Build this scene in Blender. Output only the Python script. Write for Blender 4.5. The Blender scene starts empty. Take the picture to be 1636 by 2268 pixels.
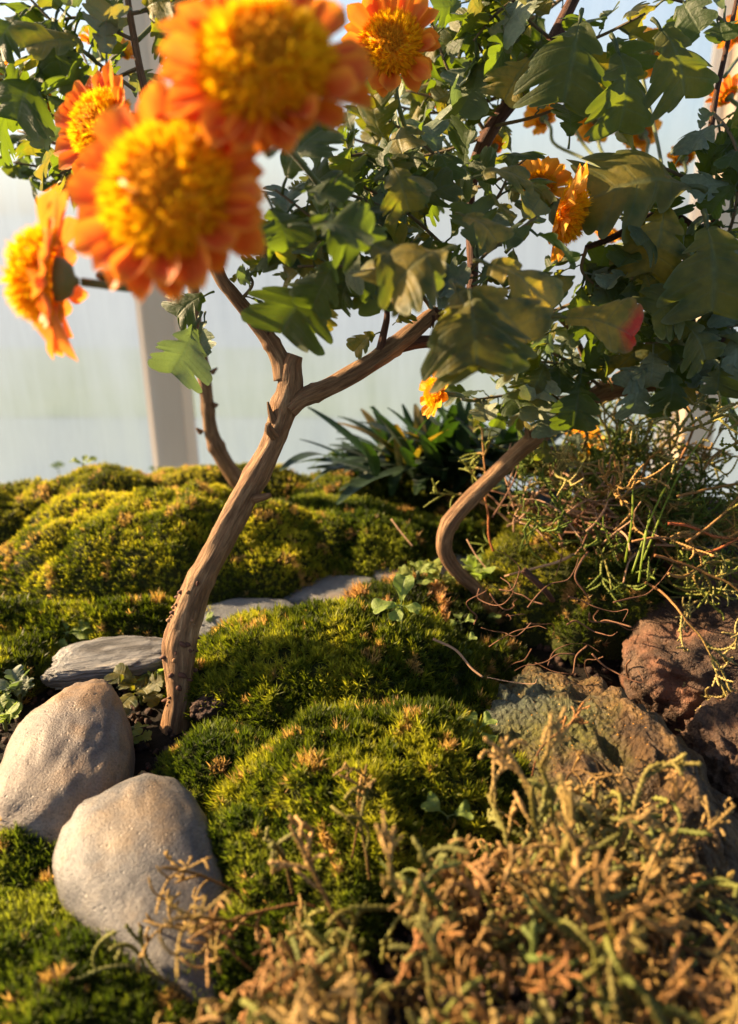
import bpy, math, random
import numpy as np
from mathutils import Vector, Matrix, Quaternion

# ------------------------------------------------------------------ camera, world, sun, exposure
SC = bpy.context.scene
COL = SC.collection
W0, H0, FPX = 1636.0, 2268.0, 1650.0          # frame used for measuring, focal length in its pixels
PITCH = math.radians(22.0)
CAM = np.array([0.0, 0.0, 0.20])
RGT = np.array([1.0, 0.0, 0.0])
FWD = np.array([0.0, math.cos(PITCH), -math.sin(PITCH)])
UPV = np.array([0.0, math.sin(PITCH), math.cos(PITCH)])

cam_d = bpy.data.cameras.new('camera')
cam = bpy.data.objects.new('camera', cam_d)
COL.objects.link(cam)
cam.location = CAM
cam.rotation_euler = (math.radians(90) - PITCH, 0, 0)
cam_d.sensor_fit = 'VERTICAL'
cam_d.sensor_height = 36.0
cam_d.sensor_width = 36.0 * W0 / H0
cam_d.lens = 36.0 * FPX / H0
cam_d.clip_start = 0.01
cam_d.clip_end = 500
cam_d.dof.use_dof = True
cam_d.dof.focus_distance = 0.300
cam_d.dof.aperture_fstop = 8.0
SC.camera = cam

SUN_AZ, SUN_EL = -71.5, 25.0                    # degrees from +Y towards +X; elevation
sd = np.array([math.sin(math.radians(SUN_AZ)) * math.cos(math.radians(SUN_EL)),
               math.cos(math.radians(SUN_AZ)) * math.cos(math.radians(SUN_EL)),
               math.sin(math.radians(SUN_EL))])
world = bpy.data.worlds.new('World')
SC.world = world
world.use_nodes = True
wn = world.node_tree.nodes
wl = world.node_tree.links
bg = wn['Background']
sky = wn.new('ShaderNodeTexSky')
sky.sky_type = 'NISHITA'
sky.sun_disc = False
sky.sun_elevation = math.radians(SUN_EL)
sky.sun_rotation = math.radians(SUN_AZ)
sky.air_density = 0.9
sky.dust_density = 2.2
sky.ozone_density = 1.0
wl.new(sky.outputs[0], bg.inputs[0])
bg.inputs[1].default_value = 0.058
sun_d = bpy.data.lights.new('sun', 'SUN')
sun = bpy.data.objects.new('sun', sun_d)
COL.objects.link(sun)
sun_d.energy = 5.0
sun_d.angle = math.radians(0.8)
sun_d.color = (1.0, 0.72, 0.41)
sun.rotation_euler = Vector(sd).to_track_quat('Z', 'Y').to_euler()
sun.location = Vector(sd) * 3

SC.view_settings.view_transform = 'Standard'
SC.view_settings.look = 'None'
SC.view_settings.gamma = 1.0
SC.view_settings.use_curve_mapping = False
SC.view_settings.exposure = 1.95
SC.cycles.max_bounces = 8
SC.cycles.diffuse_bounces = 4
SC.cycles.glossy_bounces = 3
SC.cycles.transmission_bounces = 5
SC.cycles.transparent_max_bounces = 8
SC.cycles.caustics_reflective = False
SC.cycles.caustics_refractive = False
SC.cycles.sample_clamp_indirect = 4.0
SC.cycles.use_denoising = True
try:
    SC.cycles.denoiser = 'OPENIMAGEDENOISE'
except Exception:
    pass

rng = np.random.default_rng(7)
random.seed(7)


# ------------------------------------------------------------------ helpers
def P(px, py, d):
    return CAM + d * (RGT * (px - 818.0) / FPX + UPV * (1134.0 - py) / FPX + FWD)


def G(px, py, z=0.0):
    dr = RGT * (px - 818.0) / FPX + UPV * (1134.0 - py) / FPX + FWD
    return CAM + dr * ((z - CAM[2]) / dr[2])


def depth_of(p):
    return float(np.dot(np.asarray(p) - CAM, FWD))


def camdir(a):
    v = RGT * a[0] + UPV * a[1] - FWD * a[2]
    return v / np.linalg.norm(v)


def unit(v):
    v = np.asarray(v, float)
    return v / max(np.linalg.norm(v), 1e-12)


def _hash(ix, iy, s):
    n = (ix.astype(np.int64) * 374761393 + iy.astype(np.int64) * 668265263 + s * 982451653) & 0x7fffffff
    n = ((n ^ (n >> 13)) * 1274126177) & 0x7fffffff
    return ((n ^ (n >> 16)) & 0xffff) / 65535.0


def vnoise(x, y, s=0):
    x = np.asarray(x, float); y = np.asarray(y, float)
    ix = np.floor(x); iy = np.floor(y)
    fx = x - ix; fy = y - iy
    fx = fx * fx * (3 - 2 * fx); fy = fy * fy * (3 - 2 * fy)
    a = _hash(ix, iy, s); b = _hash(ix + 1, iy, s)
    c = _hash(ix, iy + 1, s); d = _hash(ix + 1, iy + 1, s)
    return (a + (b - a) * fx) * (1 - fy) + (c + (d - c) * fx) * fy


def fbm(x, y, s=0, o=4):
    t = 0; a = 0.5; n = 0
    for i in range(o):
        t = t + a * vnoise(x * 2 ** i, y * 2 ** i, s + i * 17); n += a; a *= 0.5
    return t / n


def make_mesh(name, V, F, mats=(), mi=None, cols=None, uv=None, vec=None, smooth=True):
    V = np.asarray(V, np.float32)
    me = bpy.data.meshes.new(name)
    if isinstance(F, np.ndarray):
        n, k = F.shape
        me.vertices.add(len(V)); me.loops.add(n * k); me.polygons.add(n)
        me.vertices.foreach_set('co', V.ravel())
        me.loops.foreach_set('vertex_index', F.astype(np.int32).ravel())
        me.polygons.foreach_set('loop_start', np.arange(0, n * k, k, dtype=np.int32))
        me.polygons.foreach_set('loop_total', np.full(n, k, np.int32))
    else:
        me.from_pydata(V.tolist(), [], F)
    for m in mats:
        me.materials.append(m)
    if mi is not None:
        me.polygons.foreach_set('material_index', np.asarray(mi, np.int32))
    me.update(calc_edges=True)
    if smooth:
        me.polygons.foreach_set('use_smooth', np.ones(len(me.polygons), bool))
    if cols is not None:
        a = me.attributes.new('col', 'FLOAT_COLOR', 'POINT')
        c = np.ones((len(V), 4), np.float32); c[:, :3] = cols
        a.data.foreach_set('color', c.ravel())
    if vec is not None:
        a = me.attributes.new('tc', 'FLOAT_VECTOR', 'POINT')
        a.data.foreach_set('vector', np.asarray(vec, np.float32).ravel())
    me.validate()
    return me


def link(name, me, parent=None, M=None):
    o = bpy.data.objects.new(name, me)
    COL.objects.link(o)
    if parent is not None:
        o.parent = parent
    if M is not None:
        o.matrix_basis = M
    return o


def tag(o, label=None, cat=None, group=None, kind=None):
    if label: o['label'] = label
    if cat: o['category'] = cat
    if group: o['group'] = group
    if kind: o['kind'] = kind
    return o


def thing(name, loc, label, cat, group=None, kind=None):
    o = bpy.data.objects.new(name, None)
    o.empty_display_size = 0.01
    COL.objects.link(o)
    o.location = Vector(loc)
    o['base'] = [float(c) for c in loc]
    return tag(o, label, cat, group, kind)


def rel(root, M=None):
    T = Matrix.Translation(-Vector(root['base']))
    return T @ M if M is not None else T


def frame(pos, ydir, zdir, s=1.0):
    y = Vector(unit(ydir)); z = Vector(unit(zdir))
    x = y.cross(z)
    if x.length < 1e-4:
        x = y.cross(Vector((0.3, 0.5, 0.8)))
    x.normalize(); z = x.cross(y)
    M = Matrix.Identity(4)
    sx = s if not isinstance(s, tuple) else s[0]
    sy = s if not isinstance(s, tuple) else s[1]
    sz = s if not isinstance(s, tuple) else s[2]
    for i in range(3):
        M[i][0] = x[i] * sx; M[i][1] = y[i] * sy; M[i][2] = z[i] * sz; M[i][3] = pos[i]
    return M


def catmull(pts, n):
    p = np.asarray(pts, float)
    p = np.vstack([2 * p[0] - p[1], p, 2 * p[-1] - p[-2]])
    m = len(p) - 3
    t = np.linspace(0, m - 1e-6, n)
    i = t.astype(int); f = (t - i)[:, None]
    a, b, c, d = p[i], p[i + 1], p[i + 2], p[i + 3]
    return 0.5 * (2 * b + (c - a) * f + (2 * a - 5 * b + 4 * c - d) * f ** 2 + (3 * b - a - 3 * c + d) * f ** 3)


def tube(path, rad, sides=8, twist=0.0, mod=None, cap=True):
    """swept tube; returns verts, faces(list), tc (seamless coordinates), t"""
    path = np.asarray(path, float); n = len(path)
    rad = np.broadcast_to(np.asarray(rad, float), (n,))
    tan = np.gradient(path, axis=0)
    tan /= np.maximum(np.linalg.norm(tan, axis=1, keepdims=True), 1e-12)
    ref = np.array([0.13, 0.2, 1.0])
    if abs(np.dot(unit(ref), tan[0])) > 0.9: ref = np.array([1.0, 0.1, 0.2])
    nv = unit(np.cross(tan[0], ref))
    V = np.zeros((n, sides, 3)); TC = np.zeros((n, sides, 3))
    ang = np.arange(sides) * 2 * np.pi / sides
    ln = np.concatenate([[0], np.cumsum(np.linalg.norm(np.diff(path, axis=0), axis=1))])
    for i in range(n):
        nv = nv - tan[i] * np.dot(nv, tan[i]); nv = unit(nv)
        bv = np.cross(tan[i], nv)
        a = ang + twist * i
        r = rad[i] * (np.ones(sides) if mod is None else mod(a, ln[i], i))
        V[i] = path[i] + (np.cos(a) * r)[:, None] * nv + (np.sin(a) * r)[:, None] * bv
        TC[i, :, 0] = np.cos(ang); TC[i, :, 1] = np.sin(ang); TC[i, :, 2] = ln[i] * 100
    F = []
    for i in range(n - 1):
        for j in range(sides):
            k = (j + 1) % sides
            F.append((i * sides + j, i * sides + k, (i + 1) * sides + k, (i + 1) * sides + j))
    V = V.reshape(-1, 3); TC = TC.reshape(-1, 3)
    t = np.repeat(np.linspace(0, 1, n), sides)
    if cap:
        F.append(tuple(range(sides - 1, -1, -1)))
        F.append(tuple(range((n - 1) * sides, n * sides)))
    return V, F, TC, t


def join_geo(parts):
    Vs, Fs, off = [], [], 0
    for V, F in parts:
        Vs.append(V); Fs += [tuple(i + off for i in f) for f in F]; off += len(V)
    return np.vstack(Vs), Fs


# ------------------------------------------------------------------ materials
def new_mat(name):
    m = bpy.data.materials.new(name); m.use_nodes = True
    nt = m.node_tree; nt.nodes.clear()
    out = nt.nodes.new('ShaderNodeOutputMaterial')
    return m, nt, out


def N(nt, kind, **kw):
    n = nt.nodes.new('ShaderNode' + kind)
    for k, v in kw.items():
        if k in n.inputs.keys(): n.inputs[k].default_value = v
        else: setattr(n, k, v)
    return n


def ramp(nt, fac, stops, interp='LINEAR'):
    r = nt.nodes.new('ShaderNodeValToRGB'); r.color_ramp.interpolation = interp
    el = r.color_ramp.elements
    while len(el) < len(stops): el.new(0.5)
    for e, (p, c) in zip(el, stops):
        e.position = p; e.color = (c[0], c[1], c[2], 1) if len(c) == 3 else c
    nt.links.new(fac, r.inputs[0])
    return r.outputs[0]


def mix(nt, fac, a, b, mode='MIX'):
    m = nt.nodes.new('ShaderNodeMix'); m.data_type = 'RGBA'; m.blend_type = mode
    for s, v in ((m.inputs[0], fac), (m.inputs[6], a), (m.inputs[7], b)):
        if hasattr(v, 'is_linked'): nt.links.new(v, s)
        elif isinstance(v, (int, float)): s.default_value = v
        else: s.default_value = (*v, 1)
    return m.outputs[2]


def math_n(nt, op, a, b=0.0, clamp=False):
    m = nt.nodes.new('ShaderNodeMath'); m.operation = op; m.use_clamp = clamp
    for s, v in ((m.inputs[0], a), (m.inputs[1], b)):
        if hasattr(v, 'is_linked'): nt.links.new(v, s)
        else: s.default_value = v
    return m.outputs[0]


def attr(nt, name, kind='GEOMETRY'):
    a = nt.nodes.new('ShaderNodeAttribute'); a.attribute_name = name; a.attribute_type = kind
    return a


def noise(nt, vec, scale, detail=4, rough=0.6, dist=0.0):
    n = N(nt, 'TexNoise', Scale=scale, Detail=detail, Roughness=rough, Distortion=dist)
    if vec is not None: nt.links.new(vec, n.inputs['Vector'])
    return n.outputs['Fac']


def mapping(nt, vec, scale):
    m = N(nt, 'Mapping'); m.inputs['Scale'].default_value = scale
    nt.links.new(vec, m.inputs['Vector'])
    return m.outputs[0]


def bump(nt, h, strength, dist):
    b = N(nt, 'Bump', Strength=strength, Distance=dist)
    nt.links.new(h, b.inputs['Height'])
    return b.outputs[0]


def plain(nt, out, col, rough=0.6, normal=None, spec=0.4, sheen=0.0, trans=None, tfac=0.0):
    p = N(nt, 'BsdfPrincipled', Roughness=rough)
    p.inputs['Specular IOR Level'].default_value = spec
    if hasattr(rough, 'is_linked'): nt.links.new(rough, p.inputs['Roughness'])
    if hasattr(col, 'is_linked'): nt.links.new(col, p.inputs['Base Color'])
    else: p.inputs['Base Color'].default_value = (*col, 1)
    p.inputs['Sheen Weight'].default_value = sheen
    p.inputs['Sheen Roughness'].default_value = 0.4
    if normal is not None: nt.links.new(normal, p.inputs['Normal'])
    sh = p.outputs[0]
    if trans is not None:
        t = N(nt, 'BsdfTranslucent')
        if hasattr(trans, 'is_linked'): nt.links.new(trans, t.inputs[0])
        else: t.inputs[0].default_value = (*trans, 1)
        ms = nt.nodes.new('ShaderNodeMixShader'); ms.inputs[0].default_value = tfac
        nt.links.new(sh, ms.inputs[1]); nt.links.new(t.outputs[0], ms.inputs[2]); sh = ms.outputs[0]
    nt.links.new(sh, out.inputs[0])
    return p


def coords(nt, which='Object'):
    return nt.nodes.new('ShaderNodeTexCoord').outputs[which]


def geopos(nt):
    return nt.nodes.new('ShaderNodeNewGeometry').outputs['Position']


def m_vertexcol(name, rough=0.6, tfac=0.35, tboost=2.2, spec=0.25, sheen=0.0):
    m, nt, out = new_mat(name)
    a = attr(nt, 'col').outputs['Color']
    tc = mix(nt, 1.0, a, (tboost, tboost, tboost * 0.6), 'MULTIPLY')
    plain(nt, out, a, rough, spec=spec, trans=tc, tfac=tfac, sheen=sheen)
    return m


MOSS = m_vertexcol('moss_shoots', 0.55, 0.4, 2.0)
SPRIGM, nt, out = new_mat('spikemoss_scales')
a = attr(nt, 'col').outputs['Color']
oi = nt.nodes.new('ShaderNodeObjectInfo').outputs['Random']
tint = ramp(nt, oi, [(0.0, (0.85, 0.95, 0.5)), (0.35, (1.0, 0.95, 0.7)), (0.6, (1.05, 0.85, 0.6)), (0.8, (0.85, 0.95, 0.6)), (1.0, (1.05, 0.80, 0.58))])
tcv = attr(nt, 'tc').outputs['Vector']
wv = noise(nt, mapping(nt, tcv, (1.5, 1.5, 14)), 1.0, 2)
c2 = mix(nt, 1.0, a, tint, 'MULTIPLY')
c3 = mix(nt, 1.0, c2, ramp(nt, wv, [(0.3, (0.36, 0.33, 0.29)), (0.65, (0.98, 0.93, 0.85))]), 'MULTIPLY')
plain(nt, out, c3, 0.65, bump(nt, wv, 0.4, 0.0004), 0.25, trans=c3, tfac=0.2)

DARKM, nt, out = new_mat('moss_bed')
n1 = noise(nt, geopos(nt), 900, 5)
plain(nt, out, ramp(nt, n1, [(0.3, (0.012, 0.014, 0.004)), (0.7, (0.05, 0.055, 0.012))]), 0.9, bump(nt, n1, 0.8, 0.001), 0.1)

SOILM, nt, out = new_mat('wet_soil')
n1 = noise(nt, geopos(nt), 500, 6, 0.7); n2 = noise(nt, geopos(nt), 60, 3)
cc = mix(nt, n2, ramp(nt, n1, [(0.3, (0.004, 0.0025, 0.0015)), (0.75, (0.022, 0.013, 0.007))]), (0.009, 0.006, 0.0035))
plain(nt, out, cc, 0.85, bump(nt, n1, 1.0, 0.003), 0.2)


def m_leaf(name, dark, lite, ochre, under, tcol, tfac=0.45):
    m, nt, out = new_mat(name)
    tcn = attr(nt, 'tc').outputs['Vector']            # x across -1..1, y along 0..1
    sx = nt.nodes.new('ShaderNodeSeparateXYZ'); nt.links.new(tcn, sx.inputs[0])
    rnd = nt.nodes.new('ShaderNodeObjectInfo').outputs['Random']
    tint = attr(nt, 'tint', 'OBJECT').outputs['Fac']
    redt = attr(nt, 'redtip', 'OBJECT').outputs['Fac']
    pos = coords(nt)
    n1 = noise(nt, pos, 4.5, 4)
    base = mix(nt, n1, dark, lite)
    base = mix(nt, math_n(nt, 'MULTIPLY', rnd, 0.35), base, lite)
    och = math_n(nt, 'MULTIPLY', tint, ramp_fac(nt, noise(nt, pos, 2.4, 3), 0.32, 0.55))
    base = mix(nt, och, base, ochre)
    ay = sx.outputs[1]
    rt = math_n(nt, 'MULTIPLY', redt, ramp_fac(nt, math_n(nt, 'ADD', ay, math_n(nt, 'MULTIPLY', math_n(nt, 'SUBTRACT', n1, 0.5), 0.3)), 0.72, 0.92))
    base = mix(nt, rt, base, (0.5, 0.035, 0.012))
    # veins: midrib and angled side veins
    ax = math_n(nt, 'ABSOLUTE', sx.outputs[0])
    mid = math_n(nt, 'SUBTRACT', 1.0, ramp_fac(nt, ax, 0.02, 0.09))
    vv = math_n(nt, 'SINE', math_n(nt, 'MULTIPLY', ay, 34.0))
    side = ramp_fac(nt, vv, 0.86, 1.0)
    vein = math_n(nt, 'MAXIMUM', mid, math_n(nt, 'MULTIPLY', side, 0.5))
    base = mix(nt, math_n(nt, 'MULTIPLY', vein, 0.45), base, under)
    base = mix(nt, math_n(nt, 'MULTIPLY', ramp_fac(nt, ax, 0.86, 1.0), 0.55), base, under)
    mot = noise(nt, pos, 14, 5, 0.7)
    base = mix(nt, 0.8, base, ramp(nt, mot, [(0.3, (0.6, 0.6, 0.6)), (0.5, (1, 1, 1)), (0.72, (1.5, 1.4, 1.1))]), 'MULTIPLY')
    bf = nt.nodes.new('ShaderNodeNewGeometry').outputs['Backfacing']
    front = mix(nt, math_n(nt, 'MULTIPLY', bf, 0.65), base, under)
    tr = mix(nt, math_n(nt, 'MULTIPLY', vein, 0.4), mix(nt, och, tcol, (0.75, 0.5, 0.03)), (0.1, 0.16, 0.01))
    tr = mix(nt, rt, tr, (0.8, 0.06, 0.03))
    hgt = math_n(nt, 'ADD', math_n(nt, 'MULTIPLY', vein, -0.7), math_n(nt, 'ADD', math_n(nt, 'MULTIPLY', noise(nt, pos, 38, 3), 0.5), math_n(nt, 'MULTIPLY', noise(nt, pos, 9, 3), 1.2)))
    p = plain(nt, out, front, 0.52, bump(nt, hgt, 0.5, 0.0006), 0.30, 0.03, tr, tfac)
    return m


def ramp_fac(nt, f, a, b):
    m = nt.nodes.new('ShaderNodeMapRange'); m.clamp = True
    m.inputs[1].default_value = a; m.inputs[2].default_value = b
    nt.links.new(f, m.inputs[0])
    return m.outputs[0]


LEAF = m_leaf('chrysanthemum_leaf', (0.013, 0.029, 0.009), (0.036, 0.053, 0.011), (0.28, 0.20, 0.025), (0.10, 0.13, 0.065), (0.22, 0.33, 0.012), 0.33)
HAIRY = m_leaf('hairy_leaf', (0.10, 0.13, 0.085), (0.17, 0.2, 0.13), (0.2, 0.2, 0.08), (0.22, 0.25, 0.18), (0.2, 0.3, 0.06), 0.25)
SPROUT = m_leaf('sprout_leaf', (0.12, 0.18, 0.03), (0.24, 0.32, 0.07), (0.35, 0.3, 0.04), (0.26, 0.33, 0.13), (0.35, 0.5, 0.06), 0.4)
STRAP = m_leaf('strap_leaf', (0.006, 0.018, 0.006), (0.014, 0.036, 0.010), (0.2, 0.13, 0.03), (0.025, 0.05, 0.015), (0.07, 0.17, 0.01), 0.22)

PETAL, nt, out = new_mat('petal')
tcn = attr(nt, 'tc').outputs['Vector']
sx = nt.nodes.new('ShaderNodeSeparateXYZ'); nt.links.new(tcn, sx.inputs[0])
ax = math_n(nt, 'ABSOLUTE', sx.outputs[0])
yel = attr(nt, 'tint', 'OBJECT').outputs['Fac']
st = noise(nt, mapping(nt, tcn, (5.0, 0.8, 1)), 1.0, 3)
edge = math_n(nt, 'MAXIMUM', ramp_fac(nt, ax, 0.45, 1.0), ramp_fac(nt, sx.outputs[1], 0.72, 1.0))
edge = math_n(nt, 'ADD', math_n(nt, 'MULTIPLY', edge, 0.75), math_n(nt, 'MULTIPLY', math_n(nt, 'SUBTRACT', st, 0.45), 0.9), True)
inner = mix(nt, edge, (0.66, 0.065, 0.012), (0.92, 0.36, 0.018))
inner = mix(nt, yel, inner, (0.9, 0.42, 0.01))
outerc = mix(nt, ramp_fac(nt, st, 0.35, 0.7), (0.92, 0.46, 0.075), (0.82, 0.25, 0.03))
outerc = mix(nt, yel, outerc, (0.88, 0.42, 0.03))
bf = nt.nodes.new('ShaderNodeNewGeometry').outputs['Backfacing']
pc = mix(nt, bf, inner, outerc)
tr = mix(nt, 1.0, mix(nt, 0.5, inner, outerc), (1.1, 1.0, 0.8), 'MULTIPLY')
plain(nt, out, pc, 0.5, bump(nt, st, 0.35, 0.0008), 0.3, 0.1, tr, 0.42)

FLORET = m_vertexcol('floret', 0.5, 0.45, 1.1, 0.2)

GREENST, nt, out = new_mat('green_stem')
n1 = noise(nt, coords(nt), 120, 3)
cst = ramp(nt, n1, [(0.3, (0.07, 0.10, 0.03)), (0.7, (0.16, 0.17, 0.05))])
plain(nt, out, cst, 0.55, None, 0.35, 0.2, (0.2, 0.25, 0.03), 0.15)


def m_bark(name, c0, c1, c2, rough=0.75, str_=1.0):
    m, nt, out = new_mat(name)
    tcn = attr(nt, 'tc').outputs['Vector']
    st = noise(nt, mapping(nt, tcn, (2.6, 2.6, 0.55)), 1.0, 6, 0.65, 0.6)
    fine = noise(nt, mapping(nt, tcn, (9, 9, 2.2)), 1.0, 4, 0.7)
    blot = noise(nt, mapping(nt, tcn, (0.8, 0.8, 0.6)), 1.0, 3)
    c = ramp(nt, st, [(0.28, c0), (0.5, c1), (0.72, c2)])
    c = mix(nt, math_n(nt, 'MULTIPLY', ramp_fac(nt, blot, 0.45, 0.7), 0.5), c, c0)
    c = mix(nt, 1.0, c, ramp(nt, fine, [(0.3, (0.55, 0.52, 0.5)), (0.65, (1.15, 1.1, 1.05))]), 'MULTIPLY')
    h = math_n(nt, 'ADD', st, math_n(nt, 'MULTIPLY', fine, 0.45))
    plain(nt, out, c, rough, bump(nt, h, str_, 0.0026), 0.3)
    return m


BARK = m_bark('tan_bark', (0.12, 0.06, 0.028), (0.32, 0.18, 0.085), (0.52, 0.34, 0.18))
BARKD = m_bark('red_brown_bark', (0.06, 0.025, 0.016), (0.13, 0.055, 0.032), (0.22, 0.11, 0.06))
TWIGM = m_bark('twig_bark', (0.09, 0.06, 0.03), (0.17, 0.12, 0.05), (0.22, 0.17, 0.08), 0.6, 0.5)


def m_stone(name, cols, scale, warm=None, bstr=0.4, bdist=0.0006, rough=0.6, speck=0.5, fscale=1400):
    m, nt, out = new_mat(name)
    pos = coords(nt)
    n1 = noise(nt, pos, scale, 6, 0.62, 0.4)
    n2 = noise(nt, pos, fscale, 3, 0.7)
    n3 = noise(nt, pos, scale * 0.45, 3)
    c = ramp(nt, n1, [(0.3, cols[0]), (0.5, cols[1]), (0.7, cols[2])])
    if warm is not None:
        c = mix(nt, math_n(nt, 'MULTIPLY', ramp_fac(nt, n3, 0.5, 0.66), 0.75), c, warm)
    c = mix(nt, speck, c, ramp(nt, n2, [(0.32, (0.35, 0.33, 0.32)), (0.5, (1, 1, 1)), (0.7, (1.35, 1.3, 1.25))]), 'MULTIPLY')
    h = math_n(nt, 'ADD', math_n(nt, 'MULTIPLY', n1, 0.6), math_n(nt, 'MULTIPLY', n2, 0.35))
    pits = N(nt, 'TexVoronoi', Scale=scale * 4.0); nt.links.new(pos, pits.inputs['Vector'])
    h = math_n(nt, 'ADD', h, math_n(nt, 'MULTIPLY', ramp_fac(nt, pits.outputs['Distance'], 0.0, 0.22), 0.25))
    plain(nt, out, c, rough, bump(nt, h, bstr, bdist), 0.4)
    return m


PEBM = m_stone('river_pebble', ((0.085, 0.068, 0.06), (0.15, 0.118, 0.095), (0.23, 0.18, 0.13)), 85, (0.27, 0.165, 0.08), 0.8, 0.0014, 0.5, 0.75)
PEBG = m_stone('grey_pebble', ((0.062, 0.06, 0.06), (0.12, 0.112, 0.105), (0.19, 0.167, 0.135)), 95, (0.21, 0.145, 0.08), 0.7, 0.0012, 0.5, 0.85)
STEPM = m_stone('flat_stone', ((0.08, 0.085, 0.095), (0.13, 0.135, 0.14), (0.2, 0.19, 0.175)), 60, (0.2, 0.14, 0.09), 0.8, 0.0016, 0.6, 0.5)
BROWNR = m_stone('brown_rock', ((0.028, 0.013, 0.007), (0.07, 0.036, 0.019), (0.145, 0.084, 0.048)), 90, (0.22, 0.09, 0.045), 1.0, 0.004, 0.65, 0.6, 900)
REDR = m_stone('rust_rock', ((0.06, 0.022, 0.012), (0.17, 0.065, 0.03), (0.28, 0.13, 0.06)), 110, (0.3, 0.1, 0.03), 1.0, 0.004, 0.75, 0.6, 900)
GRIT = m_stone('pale_grit', ((0.4, 0.27, 0.12), (0.5, 0.38, 0.2), (0.62, 0.5, 0.32)), 300, None, 0.6, 0.001)
CLAY = m_stone('clay_lump', ((0.02, 0.01, 0.007), (0.055, 0.026, 0.016), (0.1, 0.05, 0.03)), 250, None, 1.0, 0.003, 0.8)

SLATE, nt, out = new_mat('layered_slate')
pos = coords(nt)
lay = noise(nt, mapping(nt, pos, (25, 60, 900)), 1.0, 5, 0.6, 0.8)
gr = noise(nt, mapping(nt, pos, (40, 420, 120)), 1.0, 5)
c = ramp(nt, lay, [(0.35, (0.06, 0.055, 0.05)), (0.5, (0.17, 0.17, 0.17)), (0.68, (0.32, 0.29, 0.25))])
c = mix(nt, 1.0, c, ramp(nt, gr, [(0.35, (0.5, 0.5, 0.5)), (0.6, (1.15, 1.12, 1.08))]), 'MULTIPLY')
plain(nt, out, c, 0.55, bump(nt, math_n(nt, 'ADD', lay, gr), 1.0, 0.002), 0.4)

MOSSROCK, nt, out = new_mat('mossy_boulder')
pos = geopos(nt)
n1 = noise(nt, pos, 80, 6, 0.65, 0.5); n2 = noise(nt, pos, 600, 4, 0.7); n3 = noise(nt, pos, 28, 4, 0.6)
c = ramp(nt, n1, [(0.3, (0.016, 0.007, 0.002)), (0.5, (0.085, 0.043, 0.012)), (0.7, (0.22, 0.125, 0.038))])
sp = nt.nodes.new('ShaderNodeSeparateXYZ'); nt.links.new(pos, sp.inputs[0])
gm = math_n(nt, 'ADD', math_n(nt, 'MULTIPLY', sp.outputs[0], -26.0), math_n(nt, 'ADD', 1.95, math_n(nt, 'MULTIPLY', math_n(nt, 'SUBTRACT', n3, 0.5), 3.2)))
gfac = ramp_fac(nt, gm, -0.35, 0.3)
c = mix(nt, math_n(nt, 'MULTIPLY', gfac, 0.85), c, ramp(nt, n2, [(0.3, (0.02, 0.022, 0.004)), (0.55, (0.085, 0.085, 0.008)), (0.75, (0.2, 0.17, 0.03))]))
bfac = math_n(nt, 'MULTIPLY', ramp_fac(nt, sp.outputs[1], 0.222, 0.25), ramp_fac(nt, gm, -0.1, 0.6))
c = mix(nt, math_n(nt, 'MULTIPLY', bfac, 0.8), c, ramp(nt, n2, [(0.3, (0.012, 0.02, 0.022)), (0.6, (0.05, 0.08, 0.085)), (0.75, (0.14, 0.16, 0.13))]))
c = mix(nt, ramp_fac(nt, noise(nt, pos, 900, 1), 0.735, 0.75), c, (0.75, 0.33, 0.02))
vor = N(nt, 'TexVoronoi', Scale=420.0); nt.links.new(pos, vor.inputs['Vector'])
h = math_n(nt, 'ADD', math_n(nt, 'MULTIPLY', n1, 1.5), math_n(nt, 'ADD', math_n(nt, 'MULTIPLY', n2, 0.5), math_n(nt, 'MULTIPLY', vor.outputs['Distance'], -0.5)))
plain(nt, out, c, 0.6, bump(nt, h, 1.0, 0.005), 0.4)

FRAMEM, nt, out = new_mat('cream_painted_post')
n1 = noise(nt, mapping(nt, coords(nt), (30, 30, 3)), 1.0, 4)
plain(nt, out, ramp(nt, n1, [(0.3, (0.82, 0.58, 0.36)), (0.7, (0.90, 0.68, 0.46))]), 0.55, None, 0.4)

SEALM, nt, out = new_mat('milky_plastic_seal')
plain(nt, out, (.8, .78, .74), .5, None, .4, 0, (.9, .88, .84), .6)

PANE, nt, out = new_mat('fogged_pane')
pos = coords(nt)
stk = noise(nt, mapping(nt, pos, (30, 30, 2.2)), 1.0, 5, 0.65, 0.6)
blo = noise(nt, mapping(nt, pos, (9, 9, 3.0)), 1.0, 4)
fog = math_n(nt, 'ADD', math_n(nt, 'MULTIPLY', stk, 0.5), math_n(nt, 'MULTIPLY', blo, 0.5))
fac = ramp_fac(nt, fog, 0.34, 0.64)
fac = math_n(nt, 'ADD', 0.42, math_n(nt, 'MULTIPLY', fac, 0.52))
tr = N(nt, 'BsdfTransparent'); tr.inputs[0].default_value = (0.93, 0.96, 0.98, 1)
tl = N(nt, 'BsdfTranslucent'); tl.inputs[0].default_value = (0.72, 0.84, 1.0, 1)
rf = N(nt, 'BsdfRefraction', Roughness=0.52, IOR=1.45); rf.inputs[0].default_value = (0.88, 0.94, 1.0, 1)
m1 = nt.nodes.new('ShaderNodeMixShader'); m1.inputs[0].default_value = 0.80
nt.links.new(tl.outputs[0], m1.inputs[1]); nt.links.new(rf.outputs[0], m1.inputs[2])
m2 = nt.nodes.new('ShaderNodeMixShader'); nt.links.new(fac, m2.inputs[0])
nt.links.new(tr.outputs[0], m2.inputs[1]); nt.links.new(m1.outputs[0], m2.inputs[2])
nt.links.new(m2.outputs[0], out.inputs[0])

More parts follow.
